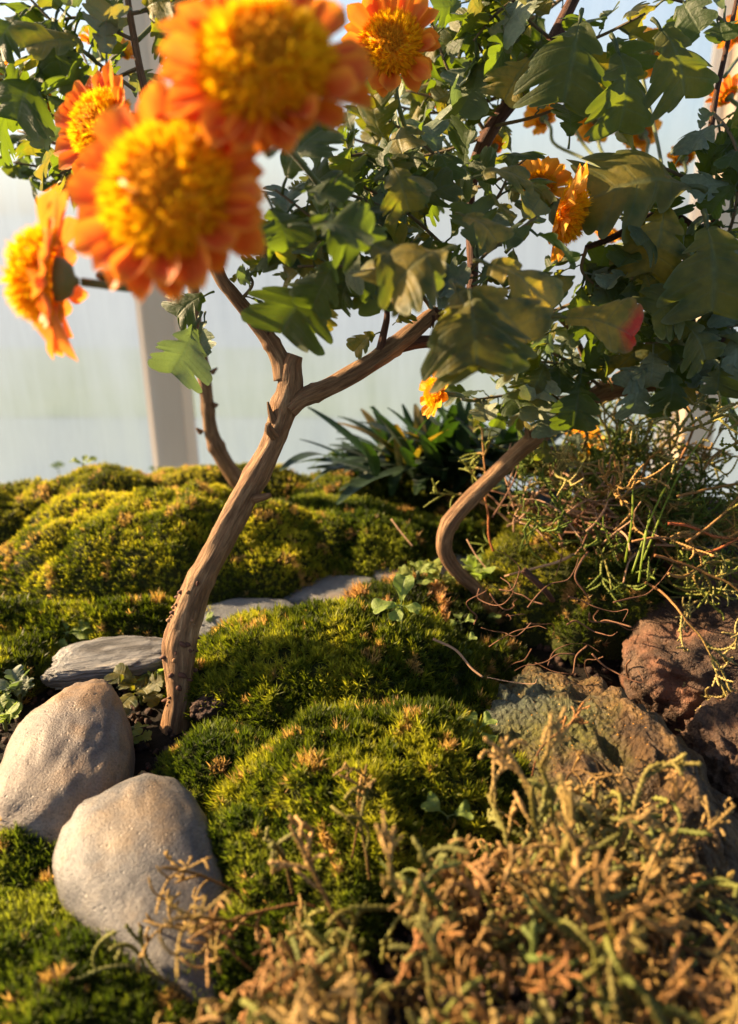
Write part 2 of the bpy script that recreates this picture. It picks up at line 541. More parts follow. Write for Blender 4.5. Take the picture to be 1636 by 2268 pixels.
GROUNDM, nt, out = new_mat('pale_yard')
n1 = noise(nt, geopos(nt), 1.5, 5)
plain(nt, out, ramp(nt, n1, [(0.3, (0.10, 0.15, 0.23)), (0.7, (0.14, 0.19, 0.27))]), 0.9, None, 0.2)
LAWNM, nt, out = new_mat('yard_grass')
n1 = noise(nt, geopos(nt), 3, 5)
plain(nt, out, ramp(nt, n1, [(0.3, (0.08, 0.13, 0.09)), (0.7, (0.14, 0.19, 0.13))]), 0.9, None, 0.2)

# ------------------------------------------------------------------ setting: yard, window, soil
me = make_mesh('ground', [(-200, -200, -0.75), (200, -200, -0.75), (200, 200, -0.75), (-200, 200, -0.75)], [(0, 1, 2, 3)], [GROUNDM])
tag(link('ground', me), 'pale open yard beyond the window', 'ground', kind='structure')
me = make_mesh('lawn', [(-60, 3.6, -0.745), (60, 3.6, -0.745), (60, 5.6, -0.745), (-60, 5.6, -0.745)], [(0, 1, 2, 3)], [LAWNM])
tag(link('lawn', me), 'strip of grass across the yard beyond the window', 'grass', kind='structure')


def box(cx, cy, cz, sx, sy, sz, bev=0.0):
    import bmesh
    bm = bmesh.new()
    bmesh.ops.create_cube(bm, size=1.0)
    for v in bm.verts:
        v.co = Vector((cx + v.co.x * sx, cy + v.co.y * sy, cz + v.co.z * sz))
    if bev > 0:
        bmesh.ops.bevel(bm, geom=bm.edges[:], offset=bev, segments=2, profile=0.7, affect='EDGES')
    me = bpy.data.meshes.new('box'); bm.to_mesh(me); bm.free()
    return me


WY = 0.80
win = thing('greenhouse_window', (0, WY, -0.7), 'fogged greenhouse window with cream posts behind the mossy garden', 'window')
for k, xx in enumerate((-0.745, -0.213, 0.352, 0.885)):
    me = box(0, 0, 0, 0.034, 0.05, 2.3, 0.003); me.materials.append(FRAMEM)
    link('post', me, win, Matrix.Translation((xx, -0.005, 1.05)))
    me = box(0, 0, 0, 0.013, 0.012, 2.3, 0.002); me.materials.append(SEALM)
    link('glazing_bead', me, win, Matrix.Translation((xx - 0.024, 0.004, 1.05)))
xs = (-0.745, -0.213, 0.352, 0.885)
for a_, b_ in zip(xs[:-1], xs[1:]):
    w = b_ - a_ - 0.034
    me = make_mesh('pane', [(-w / 2, 0, -1.15), (w / 2, 0, -1.15), (w / 2, 0, 1.15), (-w / 2, 0, 1.15)], [(0, 1, 2, 3)], [PANE])
    link('pane', me, win, Matrix.Translation(((a_ + b_) / 2, 0.022, 1.05)))


def soil_h(x, y):
    h = -0.004 + 0.005 * (fbm(x * 60, y * 60, 3) - 0.5) + 0.002 * (vnoise(x * 400, y * 400, 5) - 0.5)
    h = h + np.clip((y - 0.33) / 0.17, 0, 1) * 0.012
    h = h - np.clip((x - 0.105) / 0.04, 0, 1) * 0.05 * np.clip((0.31 - y) / 0.04, 0, 1)
    h = h - np.clip((y - 0.50) / 0.05, 0, 1) * 0.07
    return h


gx, gy = np.meshgrid(np.linspace(-0.42, 0.42, 260), np.linspace(0.03, 0.62, 190))
Vs = np.stack([gx, gy, soil_h(gx, gy)], -1).reshape(-1, 3)
i = np.arange(189)[:, None] * 260 + np.arange(259)[None, :]
F = np.stack([i, i + 1, i + 261, i + 260], -1).reshape(-1, 4)
tag(link('soil', make_mesh('soil', Vs, F, [SOILM])), 'dark wet soil between the stones and moss', 'soil', kind='structure')


# ------------------------------------------------------------------ moss cushions
class Cushion:
    def __init__(s, cx, cy, rx, ry, h, ang=0.0, seed=0, pw=0.6, lump=0.006, style='mid', dens=1.0, z0=-0.004):
        s.__dict__.update(locals()); del s.__dict__['s']

    def local(s, x, y):
        c, sn = math.cos(s.ang), math.sin(s.ang)
        dx, dy = x - s.cx, y - s.cy
        return (dx * c + dy * sn) / s.rx, (-dx * sn + dy * c) / s.ry

    def z(s, x, y):
        u, v = s.local(x, y)
        a = np.arctan2(v, u); r = np.sqrt(u * u + v * v)
        wob = 1.0 + 0.22 * (vnoise(np.cos(a) * 2.2 + 9, np.sin(a) * 2.2 + 9, s.seed) - 0.5) * 2 * 0.8
        q = np.clip(1 - (r / wob) ** 2, 0, 1)
        lump = s.lump * (fbm(x * 48 + 3, y * 48, s.seed + 5, 3) - 0.5) * 2.6 + 0.25 * s.lump * (vnoise(x * 210, y * 210, s.seed + 8) - 0.5)
        return np.where(q > 0, s.z0 + (s.h - s.z0) * q ** s.pw + lump * np.clip(q * 3, 0, 1), -0.05)


C = Cushion
GROUPS = {
 'hill': ('broad sunlit moss hill behind the leaning trunk and the path', [
    C(-.112, .402, .118, .062, .044, -.05, 1, .62, .009, 'velvet', 1.0),
    C(-.010, .420, .090, .055, .030, -.1, 2, .55, .006, 'green', 1.0)]),
 'ridge': ('yellow-green moss ridge at the foot of the window', [
    C(-.185, .475, .055, .040, .036, 0, 3, .5, .006, 'gold', .8),
    C(-.245, .448, .070, .050, .035, 0, 4, .5, .008, 'gold', .8),
    C(-.320, .462, .070, .050, .034, 0, 31, .5, .007, 'gold', .8),
    C(-.105, .492, .085, .040, .034, 0, 5, .5, .006, 'gold', .8),
    C(.015, .482, .095, .040, .034, 0, 6, .5, .006, 'olive', .8),
    C(-.165, .450, .050, .026, .044, .1, 28, .5, .003, 'gold', .9)]),
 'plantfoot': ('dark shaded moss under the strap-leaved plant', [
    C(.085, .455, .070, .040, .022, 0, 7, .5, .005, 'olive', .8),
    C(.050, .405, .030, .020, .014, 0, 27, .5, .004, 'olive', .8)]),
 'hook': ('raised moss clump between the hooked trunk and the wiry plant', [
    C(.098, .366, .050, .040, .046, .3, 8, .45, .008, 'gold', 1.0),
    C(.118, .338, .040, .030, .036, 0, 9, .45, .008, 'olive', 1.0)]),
 'middle': ('round moss cushion beside the base of the leaning trunk', [
    C(-.014, .288, .066, .046, .031, 0, 10, .5, .006, 'star', 1.0)]),
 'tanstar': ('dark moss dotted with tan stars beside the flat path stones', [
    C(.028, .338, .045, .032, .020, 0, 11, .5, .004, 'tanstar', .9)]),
 'front': ('moss cushion between the round cushion and the dried spikemoss', [
    C(.006, .208, .058, .040, .028, 0, 12, .5, .006, 'star', 1.0),
    C(-.056, .226, .026, .022, .012, 0, 13, .5, .004, 'green', 1.0),
    C(-.022, .182, .038, .030, .014, 0, 14, .5, .005, 'green', 1.0),
    C(-.034, .158, .024, .024, .008, 0, 15, .5, .004, 'green', 1.0),
    C(.040, .262, .020, .022, .012, 0, 16, .5, .005, 'star', 1.0)]),
 'pebbleside': ('low moss patch against the narrow end of the grey pebble', [
    C(-.085, .146, .046, .040, .008, .3, 17, .5, .005, 'green', 1.0),
    C(-.118, .186, .032, .022, .007, 0, 18, .5, .004, 'green', 1.0),
    C(-.150, .160, .040, .050, .004, 0, 19, .5, .004, 'green', .7)]),
 'strip': ('narrow moss strip in front of the hill, behind the slate', [
    C(-.128, .332, .058, .018, .013, .1, 20, .5, .004, 'star', 1.0),
    C(-.175, .296, .030, .026, .008, 0, 21, .5, .004, 'star', 1.0),
    C(-.200, .330, .040, .020, .014, 0, 22, .5, .004, 'star', .8)]),
 'slope': ('moss running down beside the path of flat stones', [
    C(.055, .300, .024, .022, .006, 0, 23, .5, .003, 'olive', .9)]),
}
ALLC = [c for g in GROUPS.values() for c in g[1]]


def surf(x, y):
    z = soil_h(np.asarray(x, float), np.asarray(y, float))
    for c in ALLC:
        z = np.maximum(z, c.z(np.asarray(x, float), np.asarray(y, float)))
    return z


def on(px, py):
    """point where the view ray through a pixel meets the built surface"""
    dr = RGT * (px - 818.0) / FPX + UPV * (1134.0 - py) / FPX + FWD
    t = np.linspace(0.1, 0.75, 2600)
    pts = CAM + t[:, None] * dr
    hit = np.where(pts[:, 2] < surf(pts[:, 0], pts[:, 1]))[0]
    return pts[hit[0]] if len(hit) else pts[-1]


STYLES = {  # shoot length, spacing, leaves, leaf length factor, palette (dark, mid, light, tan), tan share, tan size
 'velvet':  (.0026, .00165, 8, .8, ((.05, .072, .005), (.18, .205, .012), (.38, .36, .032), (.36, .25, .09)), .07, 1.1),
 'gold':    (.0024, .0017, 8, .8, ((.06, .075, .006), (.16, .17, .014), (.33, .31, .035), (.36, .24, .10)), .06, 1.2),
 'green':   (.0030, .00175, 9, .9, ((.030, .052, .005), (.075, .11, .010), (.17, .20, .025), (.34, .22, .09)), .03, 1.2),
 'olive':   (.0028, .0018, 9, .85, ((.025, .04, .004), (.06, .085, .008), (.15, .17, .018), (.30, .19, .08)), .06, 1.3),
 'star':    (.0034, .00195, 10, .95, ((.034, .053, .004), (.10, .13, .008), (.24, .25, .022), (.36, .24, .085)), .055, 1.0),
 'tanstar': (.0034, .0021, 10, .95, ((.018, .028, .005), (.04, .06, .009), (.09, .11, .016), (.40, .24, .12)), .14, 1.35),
}


def moss_geo(c):
    L, sp, K, lf, pal, tshare, tsize = STYLES[c.style]
    far = c.cy > .43
    sp = sp / math.sqrt(c.dens) * .82
    area = math.pi * c.rx * c.ry * 1.25
    n = int(area / sp ** 2 * 1.25)
    a = rng.uniform(0, 2 * np.pi, n); r = np.sqrt(rng.uniform(0, 1, n)) * 1.15
    u = np.cos(a) * r * c.rx; v = np.sin(a) * r * c.ry
    x = c.cx + u * math.cos(c.ang) - v * math.sin(c.ang)
    y = c.cy + u * math.sin(c.ang) + v * math.cos(c.ang)
    z = c.z(x, y)
    top = z > surf(x, y) - 0.0015
    dpt = y * FWD[1] + (z - CAM[2]) * FWD[2]
    inx = np.abs(x) < 0.62 * dpt + 0.03
    k = top & (z > -0.01) & inx
    x, y, z = x[k], y[k], z[k]; n = len(x)
    e = 0.0012
    nx = -(c.z(x + e, y) - c.z(x - e, y)) / (2 * e); ny = -(c.z(x, y + e) - c.z(x, y - e)) / (2 * e)
    nx = np.clip(nx, -2.2, 2.2); ny = np.clip(ny, -2.2, 2.2)
    Nn = np.stack([nx, ny, np.ones(n)], 1)
    Nn /= np.linalg.norm(Nn, axis=1, keepdims=True)
    Nn += np.array([0, 0, .35]) + rng.normal(0, .22, (n, 3))
    Nn /= np.linalg.norm(Nn, axis=1, keepdims=True)
    Pp = np.stack([x, y, z], 1)
    patch = fbm(x * 75, y * 75, 41 + c.seed, 3)
    tanp = fbm(x * 110 + 5, y * 110, 77 + c.seed, 3)
    clump = vnoise(x * 330, y * 330, 99)
    Ls = L * (0.65 + 0.55 * clump) * rng.uniform(.75, 1.25, n)
    mixv = np.clip((patch - .3) / .4 + rng.normal(0, .22, n), 0, 1)
    pal = np.array(pal)
    colr = np.where(mixv[:, None] < .5, pal[0] + (pal[1] - pal[0]) * mixv[:, None] * 2, pal[1] + (pal[2] - pal[1]) * (mixv[:, None] - .5) * 2)
    thr = np.quantile(tanp, 1 - tshare * 1.6) if n > 10 else 1
    istan = (rng.uniform(0, 1, n) < np.clip((tanp - thr) * 14 + .25, 0, .85) * (tanp > thr)) | (rng.uniform(0, 1, n) < tshare * .12)
    colr[istan] = pal[3] * rng.uniform(.7, 1.2, (istan.sum(), 1))
    Ls[istan] *= tsize
    # local frames
    T1 = np.cross(Nn, np.array([.31, .77, .2])); T1 /= np.linalg.norm(T1, axis=1, keepdims=True)
    T2 = np.cross(Nn, T1)
    K = K + 2
    V = np.zeros((n, K, 3, 3), np.float32); Cc = np.zeros((n, K, 3, 3), np.float32)
    a0 = rng.uniform(0, 2 * np.pi, n)
    for j in range(K):
        az = a0 + j * 2.39996 + rng.normal(0, .25, n)
        el = np.radians(18 + 60 * (j / (K - 1)) ** 1.3) + rng.normal(0, .14, n)
        rad = np.cos(az)[:, None] * T1 + np.sin(az)[:, None] * T2
        dr = rad * np.cos(el)[:, None] + Nn * np.sin(el)[:, None]
        tg = -np.sin(az)[:, None] * T1 + np.cos(az)[:, None] * T2
        ll = (Ls * lf * rng.uniform(.75, 1.2, n))[:, None]
        b = Pp + Nn * (Ls * (.15 + .55 * j / K))[:, None]
        wd = ll * .115
        tipp = b + dr * ll + Nn * ll * .12
        V[:, j, 0] = b - tg * wd; V[:, j, 1] = b + tg * wd; V[:, j, 2] = tipp
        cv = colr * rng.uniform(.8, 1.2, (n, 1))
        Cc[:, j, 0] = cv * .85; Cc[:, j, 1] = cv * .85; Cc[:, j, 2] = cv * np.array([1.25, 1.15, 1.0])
    return V.reshape(-1, 3), Cc.reshape(-1, 3)


def dome_geo(c, nr=22, na=64):
    rr = np.sin(np.linspace(0, 1, nr) * math.pi / 2) * 1.16
    aa = np.arange(na) * 2 * np.pi / na
    R_, A_ = np.meshgrid(rr[1:], aa, indexing='ij')
    u = np.concatenate([[0], (np.cos(A_) * R_ * c.rx).ravel()]); v = np.concatenate([[0], (np.sin(A_) * R_ * c.ry).ravel()])
    x = c.cx + u * math.cos(c.ang) - v * math.sin(c.ang); y = c.cy + u * math.sin(c.ang) + v * math.cos(c.ang)
    z = np.maximum(c.z(x, y), -0.012)
    F = [(0, 1 + (j + 1) % na, 1 + j) for j in range(na)][::-1]
    F = [(0, 1 + j, 1 + (j + 1) % na) for j in range(na)]
    for i in range(nr - 2):
        for j in range(na):
            k = (j + 1) % na
            b0 = 1 + i * na; b1 = b0 + na
            F.append((b0 + j, b1 + j, b1 + k)); F.append((b0 + j, b1 + k, b0 + k))
    return np.stack([x, y, z], 1), np.array(F)


ntri = 0
for key, (label, cs) in GROUPS.items():
    Vl, Fl, Cl, Ml, off = [], [], [], [], 0
    for c in cs:
        V, F = dome_geo(c)
        Vl.append(V); Fl.append(F + off); Cl.append(np.zeros((len(V), 3))); Ml.append(np.zeros(len(F))); off += len(V)
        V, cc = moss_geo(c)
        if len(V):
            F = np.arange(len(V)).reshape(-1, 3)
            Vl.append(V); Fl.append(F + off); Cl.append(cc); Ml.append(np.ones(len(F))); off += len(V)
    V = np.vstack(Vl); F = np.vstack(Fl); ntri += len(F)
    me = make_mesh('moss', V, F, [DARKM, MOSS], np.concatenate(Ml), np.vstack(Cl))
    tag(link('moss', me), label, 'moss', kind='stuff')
print('moss tris', ntri)


# ------------------------------------------------------------------ stones
def ico(sub):
    import bmesh
    bm = bmesh.new(); bmesh.ops.create_icosphere(bm, subdivisions=sub, radius=1.0)
    V = np.array([v.co[:] for v in bm.verts]); F = np.array([[v.index for v in f.verts] for f in bm.faces]); bm.free()
    return V, F


ICO5, ICOF5 = ico(5)
ICO6, ICOF6 = ico(6)
ICO3, ICOF3 = ico(3)
from mathutils import noise as mnoise


def n3(V, s, off, octv=4, ridge=False):
    o = Vector(off)
    return np.array([mnoise.fractal(Vector(v) * s + o, 0.9, 2.1, octv, noise_basis='PERLIN_ORIGINAL') for v in V])


def stone(name, center, rad, rotz, mat, label, cat, sub=5, amp=.06, fr=1.2, fine=.0, shape=None, tilt=(0, 0), sq=1.0, group=None, seed=0.0, crust=0.0):
    V, F = (ICO5, ICOF5) if sub == 5 else (ICO6, ICOF6) if sub == 6 else (ICO3, ICOF3)
    V = V.copy()
    if sq != 1.0:
        V = np.sign(V) * np.abs(V) ** sq
    nn = n3(V, fr, (seed * 3.1 + 2, seed * 1.7, seed))
    Vd = V * (1 + amp * nn)[:, None]
    if fine:
        Vd = Vd + V * (fine * n3(V, fr * 5, (seed + 7, 3, seed), 4))[:, None]
    if crust:
        Vd = Vd + V * (crust * n3(V * np.array(rad) * 22, 9, (seed, 5, seed), 3))[:, None]
    if shape is not None:
        Vd = shape(Vd)
    Vd = Vd * np.array(rad)
    me = make_mesh(name, Vd, F, [mat])
    o = link(name, me)
    o.location = center
    o.rotation_euler = (tilt[0], tilt[1], rotz)
    tag(o, label, cat, group)
    return o


def egg(V):   # wide near end, narrower far end, flat underside
    V = V.copy()
    t = V[:, 1]
    V[:, 0] *= 1.04 - 0.17 * t - 0.12 * t * t
    V[:, 0] += 0.06 * t
    V[:, 2] *= 1.0 - 0.10 * t
    return V


def wedge(V):  # broad far end, tapering towards the near end
    V = V.copy()
    t = V[:, 1]
    V[:, 0] *= 0.74 + 0.42 * t - .10 * t * t
    V[:, 0] -= 0.12 * (1 - t) * 0.2
    return V


stone('pebble', P(132, 1668, .272) + np.array([0, .005, -.010]), (.0225, .040, .018), .14, PEBM,
      'warm grey egg-shaped river pebble in front of the layered slate', 'pebble', 5, .09, 1.3, .02, egg, (math.radians(10), math.radians(-4)), .88, seed=1)
stone('pebble', P(348, 1985, .220) + np.array([0, .004, -.010]), (.0285, .045, .0150), math.radians(36), PEBG,
      'blue-grey long river pebble leaning against the egg-shaped pebble', 'pebble', 5, .07, 1.2, .014, wedge, (math.radians(16), math.radians(-6)), .84, seed=2)


def slab_shape(s):
    def f(V):
        V = V.copy()
        V[:, 2] = np.sign(V[:, 2]) * np.abs(V[:, 2]) ** .45
        V[:, 0] += .12 * np.sin(V[:, 1] * 2.5 + s)
        V[:, 1] += .14 * np.sin(V[:, 0] * 2.1 + s * 2)
        return V
    return f


stone('slate', G(245, 1468, .006) + np.array([0, 0, .0]), (.030, .012, .0058), math.radians(10), SLATE,
      'thin layered slate lying behind the egg-shaped pebble', 'stone', 5, .10, 1.6, .05, slab_shape(1), (math.radians(9), math.radians(-3)), .8, seed=3)
path = [((555, 1385, .004), (.031, .016, .008), 8, 'bluish flat path stone next to the leaning trunk', 4),
        ((735, 1322, .005), (.031, .017, .008), -4, 'angular flat path stone at the foot of the moss hill', 5),
        ((945, 1268, .008), (.029, .018, .007), 6, 'flat path stone against the hooked trunk', 6),
        ((1065, 1205, .008), (.020, .014, .007), 0, 'small flat path stone behind the hooked trunk', 7),
        ((1180, 1128, .010), (.028, .020, .008), -8, 'flat path stone under the wiry plant behind the moss clump', 8)]
for (pp, rd, rz, lb, sdv) in path:
    stone('path_stone', G(*pp), rd, math.radians(rz), STEPM, lb, 'stone', 5, .12, 1.4, .03, slab_shape(sdv), (math.radians(3), math.radians(3 - sdv % 3 * 3)), .85, seed=sdv)
stone('stone', P(1240, 1050, .53), (.016, .012, .018), .4, PEBM, 'pale pinkish upright stone behind the wiry plant', 'stone', 5, .12, 1.5, .03, seed=9)


def boulder_shape(V):
    V = V.copy()
    V[:, 2] += .18 * np.exp(-((V[:, 0] - .25) / .25) ** 2) * (V[:, 2] > 0) * (V[:, 1] < .5)
    V[:, 0] *= 1 + .08 * V[:, 1]
    return V


stone('boulder', (.083, .203, -.022), (.042, .084, .049), math.radians(7), MOSSROCK,
      'long mossy brown boulder with green algae behind the dried spikemoss', 'boulder', 6, .13, 1.4, .075, boulder_shape, (math.radians(4), math.radians(8)), .8, seed=11, crust=.035)
stone('rock', (.172, .300, -.009), (.050, .034, .034), math.radians(-8), BROWNR,
      'large purplish brown rock with flat top beside the mossy boulder', 'rock', 6, .14, 1.2, .05, None, (math.radians(2), math.radians(-4)), .48, seed=12, crust=.03)
stone('rock', (.147, .234, -.006), (.024, .022, .028), .3, BROWNR,
      'small lumpy brown rock wedged against the mossy boulder', 'rock', 6, .2, 1.5, .10, None, (0, 0), .75, seed=13, crust=.04)
stone('rock', (.175, .362, -.002), (.045, .024, .024), .1, REDR,
      'rusty red rock under the wiry plant', 'rock', 6, .2, 1.5, .09, None, (0, 0), .65, seed=14)
stone('rock', (.230, .372, .006), (.018, .024, .028), .1, BROWNR,
      'upright brown rock next to the rusty rock under the wiry plant', 'rock', 5, .15, 1.5, .07, None, (0, 0), .65, seed=15)
stone('rock', (.158, .160, -.062), (.030, .060, .030), .1, REDR,
      'dark rock deep in the gap beside the mossy boulder', 'rock', 5, .2, 1.5, .08, None, (0, 0), .7, seed=16)
stone('clay_lump', on(470, 1590) + np.array([0, .004, .003]), (.0085, .007, .0075), .4, CLAY,
      'dark crumbly clay lump at the foot of the leaning trunk', 'clay lump', 5, .3, 1.8, .15, seed=17)
for k, (px, py, r) in enumerate(((325, 1742, .0042), (296, 1752, .0034), (318, 1728, .0026))):
    stone('grit', on(px, py) + np.array([0, 0, r * .5]), (r, r * .9, r * .8), k, GRIT,
          ('largest pale yellow grit stone between the two big pebbles', 'medium pale yellow grit stone touching the egg-shaped pebble', 'smallest pale yellow grit stone behind the other two')[k], 'grit', 3, .3, 1.8, .1, group='pale grit by the pebbles', seed=20 + k)

# crumbs of soil
cr = []
crv, crf = ico(1)
Vl, Fl, off = [], [], 0
for k in range(5200):
    x = rng.uniform(-.17, .16); y = rng.uniform(.12, .40)
    s = rng.uniform(.0006, .0022)
    z = float(soil_h(np.array(x), np.array(y)))
    Vl.append(crv * s * rng.uniform(.6, 1.3, (len(crv), 1)) + np.array([x, y, z + s * .3])); Fl.append(crf + off); off += len(crv)
tag(link('soil_crumbs', make_mesh('soil_crumbs', np.vstack(Vl), np.vstack(Fl), [CLAY])), 'loose dark crumbs scattered over the soil', 'soil', kind='stuff')


# ------------------------------------------------------------------ leaves
def leaf_mesh(name, mat, lobes=3, seed=0, curl=.25, fold=.22, width=.42, petiole=.22, serr=1.0, teeth=True):
    r = np.random.default_rng(seed)
    nt_, na = 64, 7
    t = np.linspace(0, 1, nt_)
    def outline(k):
        e = .16 + .84 * np.clip(t / .52, 0, 1) ** 1.5
        e = e * np.where(t > .66, np.sqrt(np.maximum(0, 1 - ((t - .66) / .345) ** 2)), 1)
        if lobes > 1:
            s1, s2 = .36 + .04 * r.normal(), .66 + .03 * r.normal()
            e = e * (1 - .50 * np.exp(-((t - s1) / .038) ** 2) - .42 * np.exp(-((t - s2) / .034) ** 2))
            e = e * (1 + .25 * np.exp(-((t - .24) / .07) ** 2))
        if teeth:
            e = e * (1 - .17 * serr * (1 - np.abs(np.sin(t * 15 + r.uniform(0, 3)))) ** 2.5)
        return e
    wL = width * outline(0) * (1 + .08 * r.normal())
    wR = width * outline(1) * (1 + .08 * r.normal())
    wL[-1] = wR[-1] = .012
    base = .02 * np.ones(nt_)
    s = np.linspace(-1, 1, na)
    sweep = math.radians(27)
    ph = r.uniform(0, 6)
    V = np.zeros((nt_, na, 3)); TC = np.zeros((nt_, na, 3))
    bend = curl * r.uniform(.6, 1.4)
    for i in range(nt_):
        y0 = petiole + t[i] * (1 - petiole) * .80
        z0 = -bend * (t[i] ** 2) * .55 + .06 * math.sin(t[i] * 3)
        for j in range(na):
            w = (wL[i] if s[j] < 0 else wR[i]) + base[i]
            q = abs(s[j]) * w
            x = math.copysign(q * math.cos(sweep * (1 - .25 * t[i])), s[j]) if s[j] else 0
            y = y0 + q * math.sin(sweep) * (.35 + .75 * t[i])
            z = z0 + fold * q - .75 * q * q * bend * 2 + .05 * math.sin(10 * t[i] + ph + s[j] * 2) * abs(s[j])
            V[i, j] = (x, y, z)
            TC[i, j] = (s[j] * min(1, w / .1 if w < .1 else 1), t[i], 0)
    F = []
    for i in range(nt_ - 1):
        for j in range(na - 1):
            F.append((i * na + j, i * na + j + 1, (i + 1) * na + j + 1, (i + 1) * na + j))
    V = V.reshape(-1, 3); TC = TC.reshape(-1, 3)
    if petiole > 0:
        pp = catmull([(0, 0, -.01), (0, petiole * .5, .01), (0, petiole * 1.15, -.006)], 6)
        Vp, Fp, _, _ = tube(pp, np.linspace(.026, .017, 6), 5)
        F += [tuple(i + len(V) for i in f) for f in Fp]
        TCp = np.zeros((len(Vp), 3)); TCp[:, 1] = .03
        V = np.vstack([V, Vp]); TC = np.vstack([TC, TCp])
    return make_mesh(name, V, F, [mat], vec=TC)


LEAVES = [leaf_mesh('leaf', LEAF, 3, s, c, f, w) for s, c, f, w in
          ((1, .25, .2, .42), (2, .5, .1, .46), (3, .1, .35, .38), (4, .7, -.05, .44), (5, -.15, .3, .42), (6, .35, .0, .5), (7, .9, .15, .4), (8, .4, .45, .36))]
LEAVES_H = [leaf_mesh('leaf', HAIRY, 3, s + 20, c, f, w) for s, c, f, w in ((1, .3, .3, .42), (2, .6, .1, .40), (3, .2, .5, .36))]
LEAF_BIG = [leaf_mesh('leaf', LEAF, 3, s + 40, c, f, w, .16) for s, c, f, w in ((1, .3, .05, .52), (2, .15, .1, .48), (3, .5, .0, .5))]
LEAF_SPOON = leaf_mesh('leaf', LEAF, 1, 61, .2, .15, .34, .14, .8)
SPROUTS = [leaf_mesh('leaf', SPROUT, 3, s + 70, .35, .3, .42, .2) for s in range(3)]
ROUND = leaf_mesh('leaf', SPROUT, 1, 90, .2, .15, .40, .30, 0, False)
OVAL = leaf_mesh('leaf', SPROUT, 1, 91, .35, .2, .30, .14, 0, False)

LCOUNT = {}


def put_leaf(tree, pos, d, n, size, meshes, tint=0.0, red=0.0):
    me = meshes[rng.integers(len(meshes))] if isinstance(meshes, list) else meshes
    o = link('leaf', me, tree, rel(tree, frame(pos, d, n, float(size))))
    o['tint'] = float(tint); o['redtip'] = float(red)
    LCOUNT[tree.name] = LCOUNT.get(tree.name, 0) + 1
    return o


def leaf_px(tree, b, tp, face=(0, .3, 1), meshes=None, tint=0.0, red=0.0):
    p0 = P(*b); p1 = P(*tp)
    return put_leaf(tree, p0, p1 - p0, camdir(face), np.linalg.norm(p1 - p0) * 1.06, meshes or LEAVES, tint, red)


def branch(tree, pts, mat, name='branch', sides=14, n=None, rough=.06, seed=0, knots=None):
    """pts: (px,py,depth,width_px)"""
    W = np.array([P(a, b, c) for a, b, c, w in pts]); R = np.array([w / 2 / FPX * c for a, b, c, w in pts])
    n = n or max(8, len(pts) * 8)
    path = catmull(W, n); rad = np.interp(np.linspace(0, 1, n), np.linspace(0, 1, len(R)), R)

    def mod(a, l, i):
        v = vnoise(np.cos(a) * 1.7 + 20 + seed, np.sin(a) * 1.7 + l * 60, 3) - .5
        w = vnoise(np.cos(a) * 4 + 20, np.sin(a) * 4 + l * 220 + seed, 8) - .5
        x = vnoise(np.cos(a) * 7 + 30, np.sin(a) * 7 + l * 90 + seed, 12) - .5
        return 1 + rough * (v * 2.6 + w * 1.6 + x * 1.6)
    if knots:
        tt = np.linspace(0, 1, n)
        for kt, ka, kw in knots:
            rad = rad * (1 + ka * np.exp(-((tt - kt) / kw) ** 2))
    V, F, TC, t = tube(path, rad, sides, mod=mod)
    me = make_mesh(name, V, F, [mat], vec=TC)
    link(name, me, tree, rel(tree))
    return path, rad


def twig(tree, pts, nleaf, size, w=(7, 4), mat=None, tint=(0, .6), spread=1.0, meshes=None, t0=.15, up=.55):
    W = np.array([P(*p[:3]) for p in pts])
    path = catmull(W, 24)
    dm = np.mean([p[2] for p in pts])
    rad = np.linspace(w[0], w[1], 24) / 2 / FPX * dm
    V, F, TC, t = tube(path, rad, 7)
    me = make_mesh('twig', V, F, [mat or TWIGM], vec=TC)
    link('twig', me, tree, rel(tree))
    tan = np.gradient(path, axis=0)
    a0 = rng.uniform(0, 6.28)
    for k in range(nleaf):
        tt = t0 + (1 - t0) * (k + rng.uniform(0, .6)) / nleaf
        i = min(23, int(tt * 23)); p = path[i]; T = unit(tan[i])
        a = a0 + k * 2.4 + rng.normal(0, .35)
        n1 = unit(np.cross(T, (0.2, .1, 1))); n2 = np.cross(T, n1)
        rad_ = math.cos(a) * n1 + math.sin(a) * n2
        d = unit(rad_ * spread + T * rng.uniform(.2, .8) + np.array([0, 0, -.22]))
        nrm = unit(np.array([0, 0, up]) + sd * .35 + rng.normal(0, .5, 3) + np.array([0, -.25, 0]))
        s = size * rng.uniform(.55, 1.2)
        pool = meshes or (LEAVES if rng.uniform() > .20 else LEAVES_H)
        tn = rng.uniform(*tint) if rng.uniform() < .5 else 0
        put_leaf(tree, p, d, nrm, s, pool, tn)
    return path


# ------------------------------------------------------------------ flowers
def petal_mesh(seed):
    r = np.random.default_rng(seed + 300)
    nt_, na = 9, 7
    V, TC, F = [], [], []
    cup = r.uniform(.25, .6); bend = r.uniform(-.15, .3); notch = r.uniform(0, .05)
    for i in range(nt_):
        t = i / (nt_ - 1)
        w = .27 * (0.30 + .70 * math.sin(min(1, t * 1.25) * math.pi / 2)) * (1 if t < .75 else math.sqrt(max(0.0, 1 - ((t - .75) / .25) ** 2 * .93)))
        for j in range(na):
            s = -1 + 2 * j / (na - 1)
            x = s * w
            y = t - (notch * math.cos(s * 9) if t > .9 else 0) - (.05 * s * s if t > .85 else 0)
            z = cup * (x * x) / .27 * 2.2 * (1 - .5 * t) + bend * (t - .3) * t * .6 + .012 * math.cos(s * 8)
            V.append((x, y, z)); TC.append((s, t, 0))
    for i in range(nt_ - 1):
        for j in range(na - 1):
            F.append((i * na + j, i * na + j + 1, (i + 1) * na + j + 1, (i + 1) * na + j))
    return make_mesh('petal', V, F, [PETAL], vec=TC)


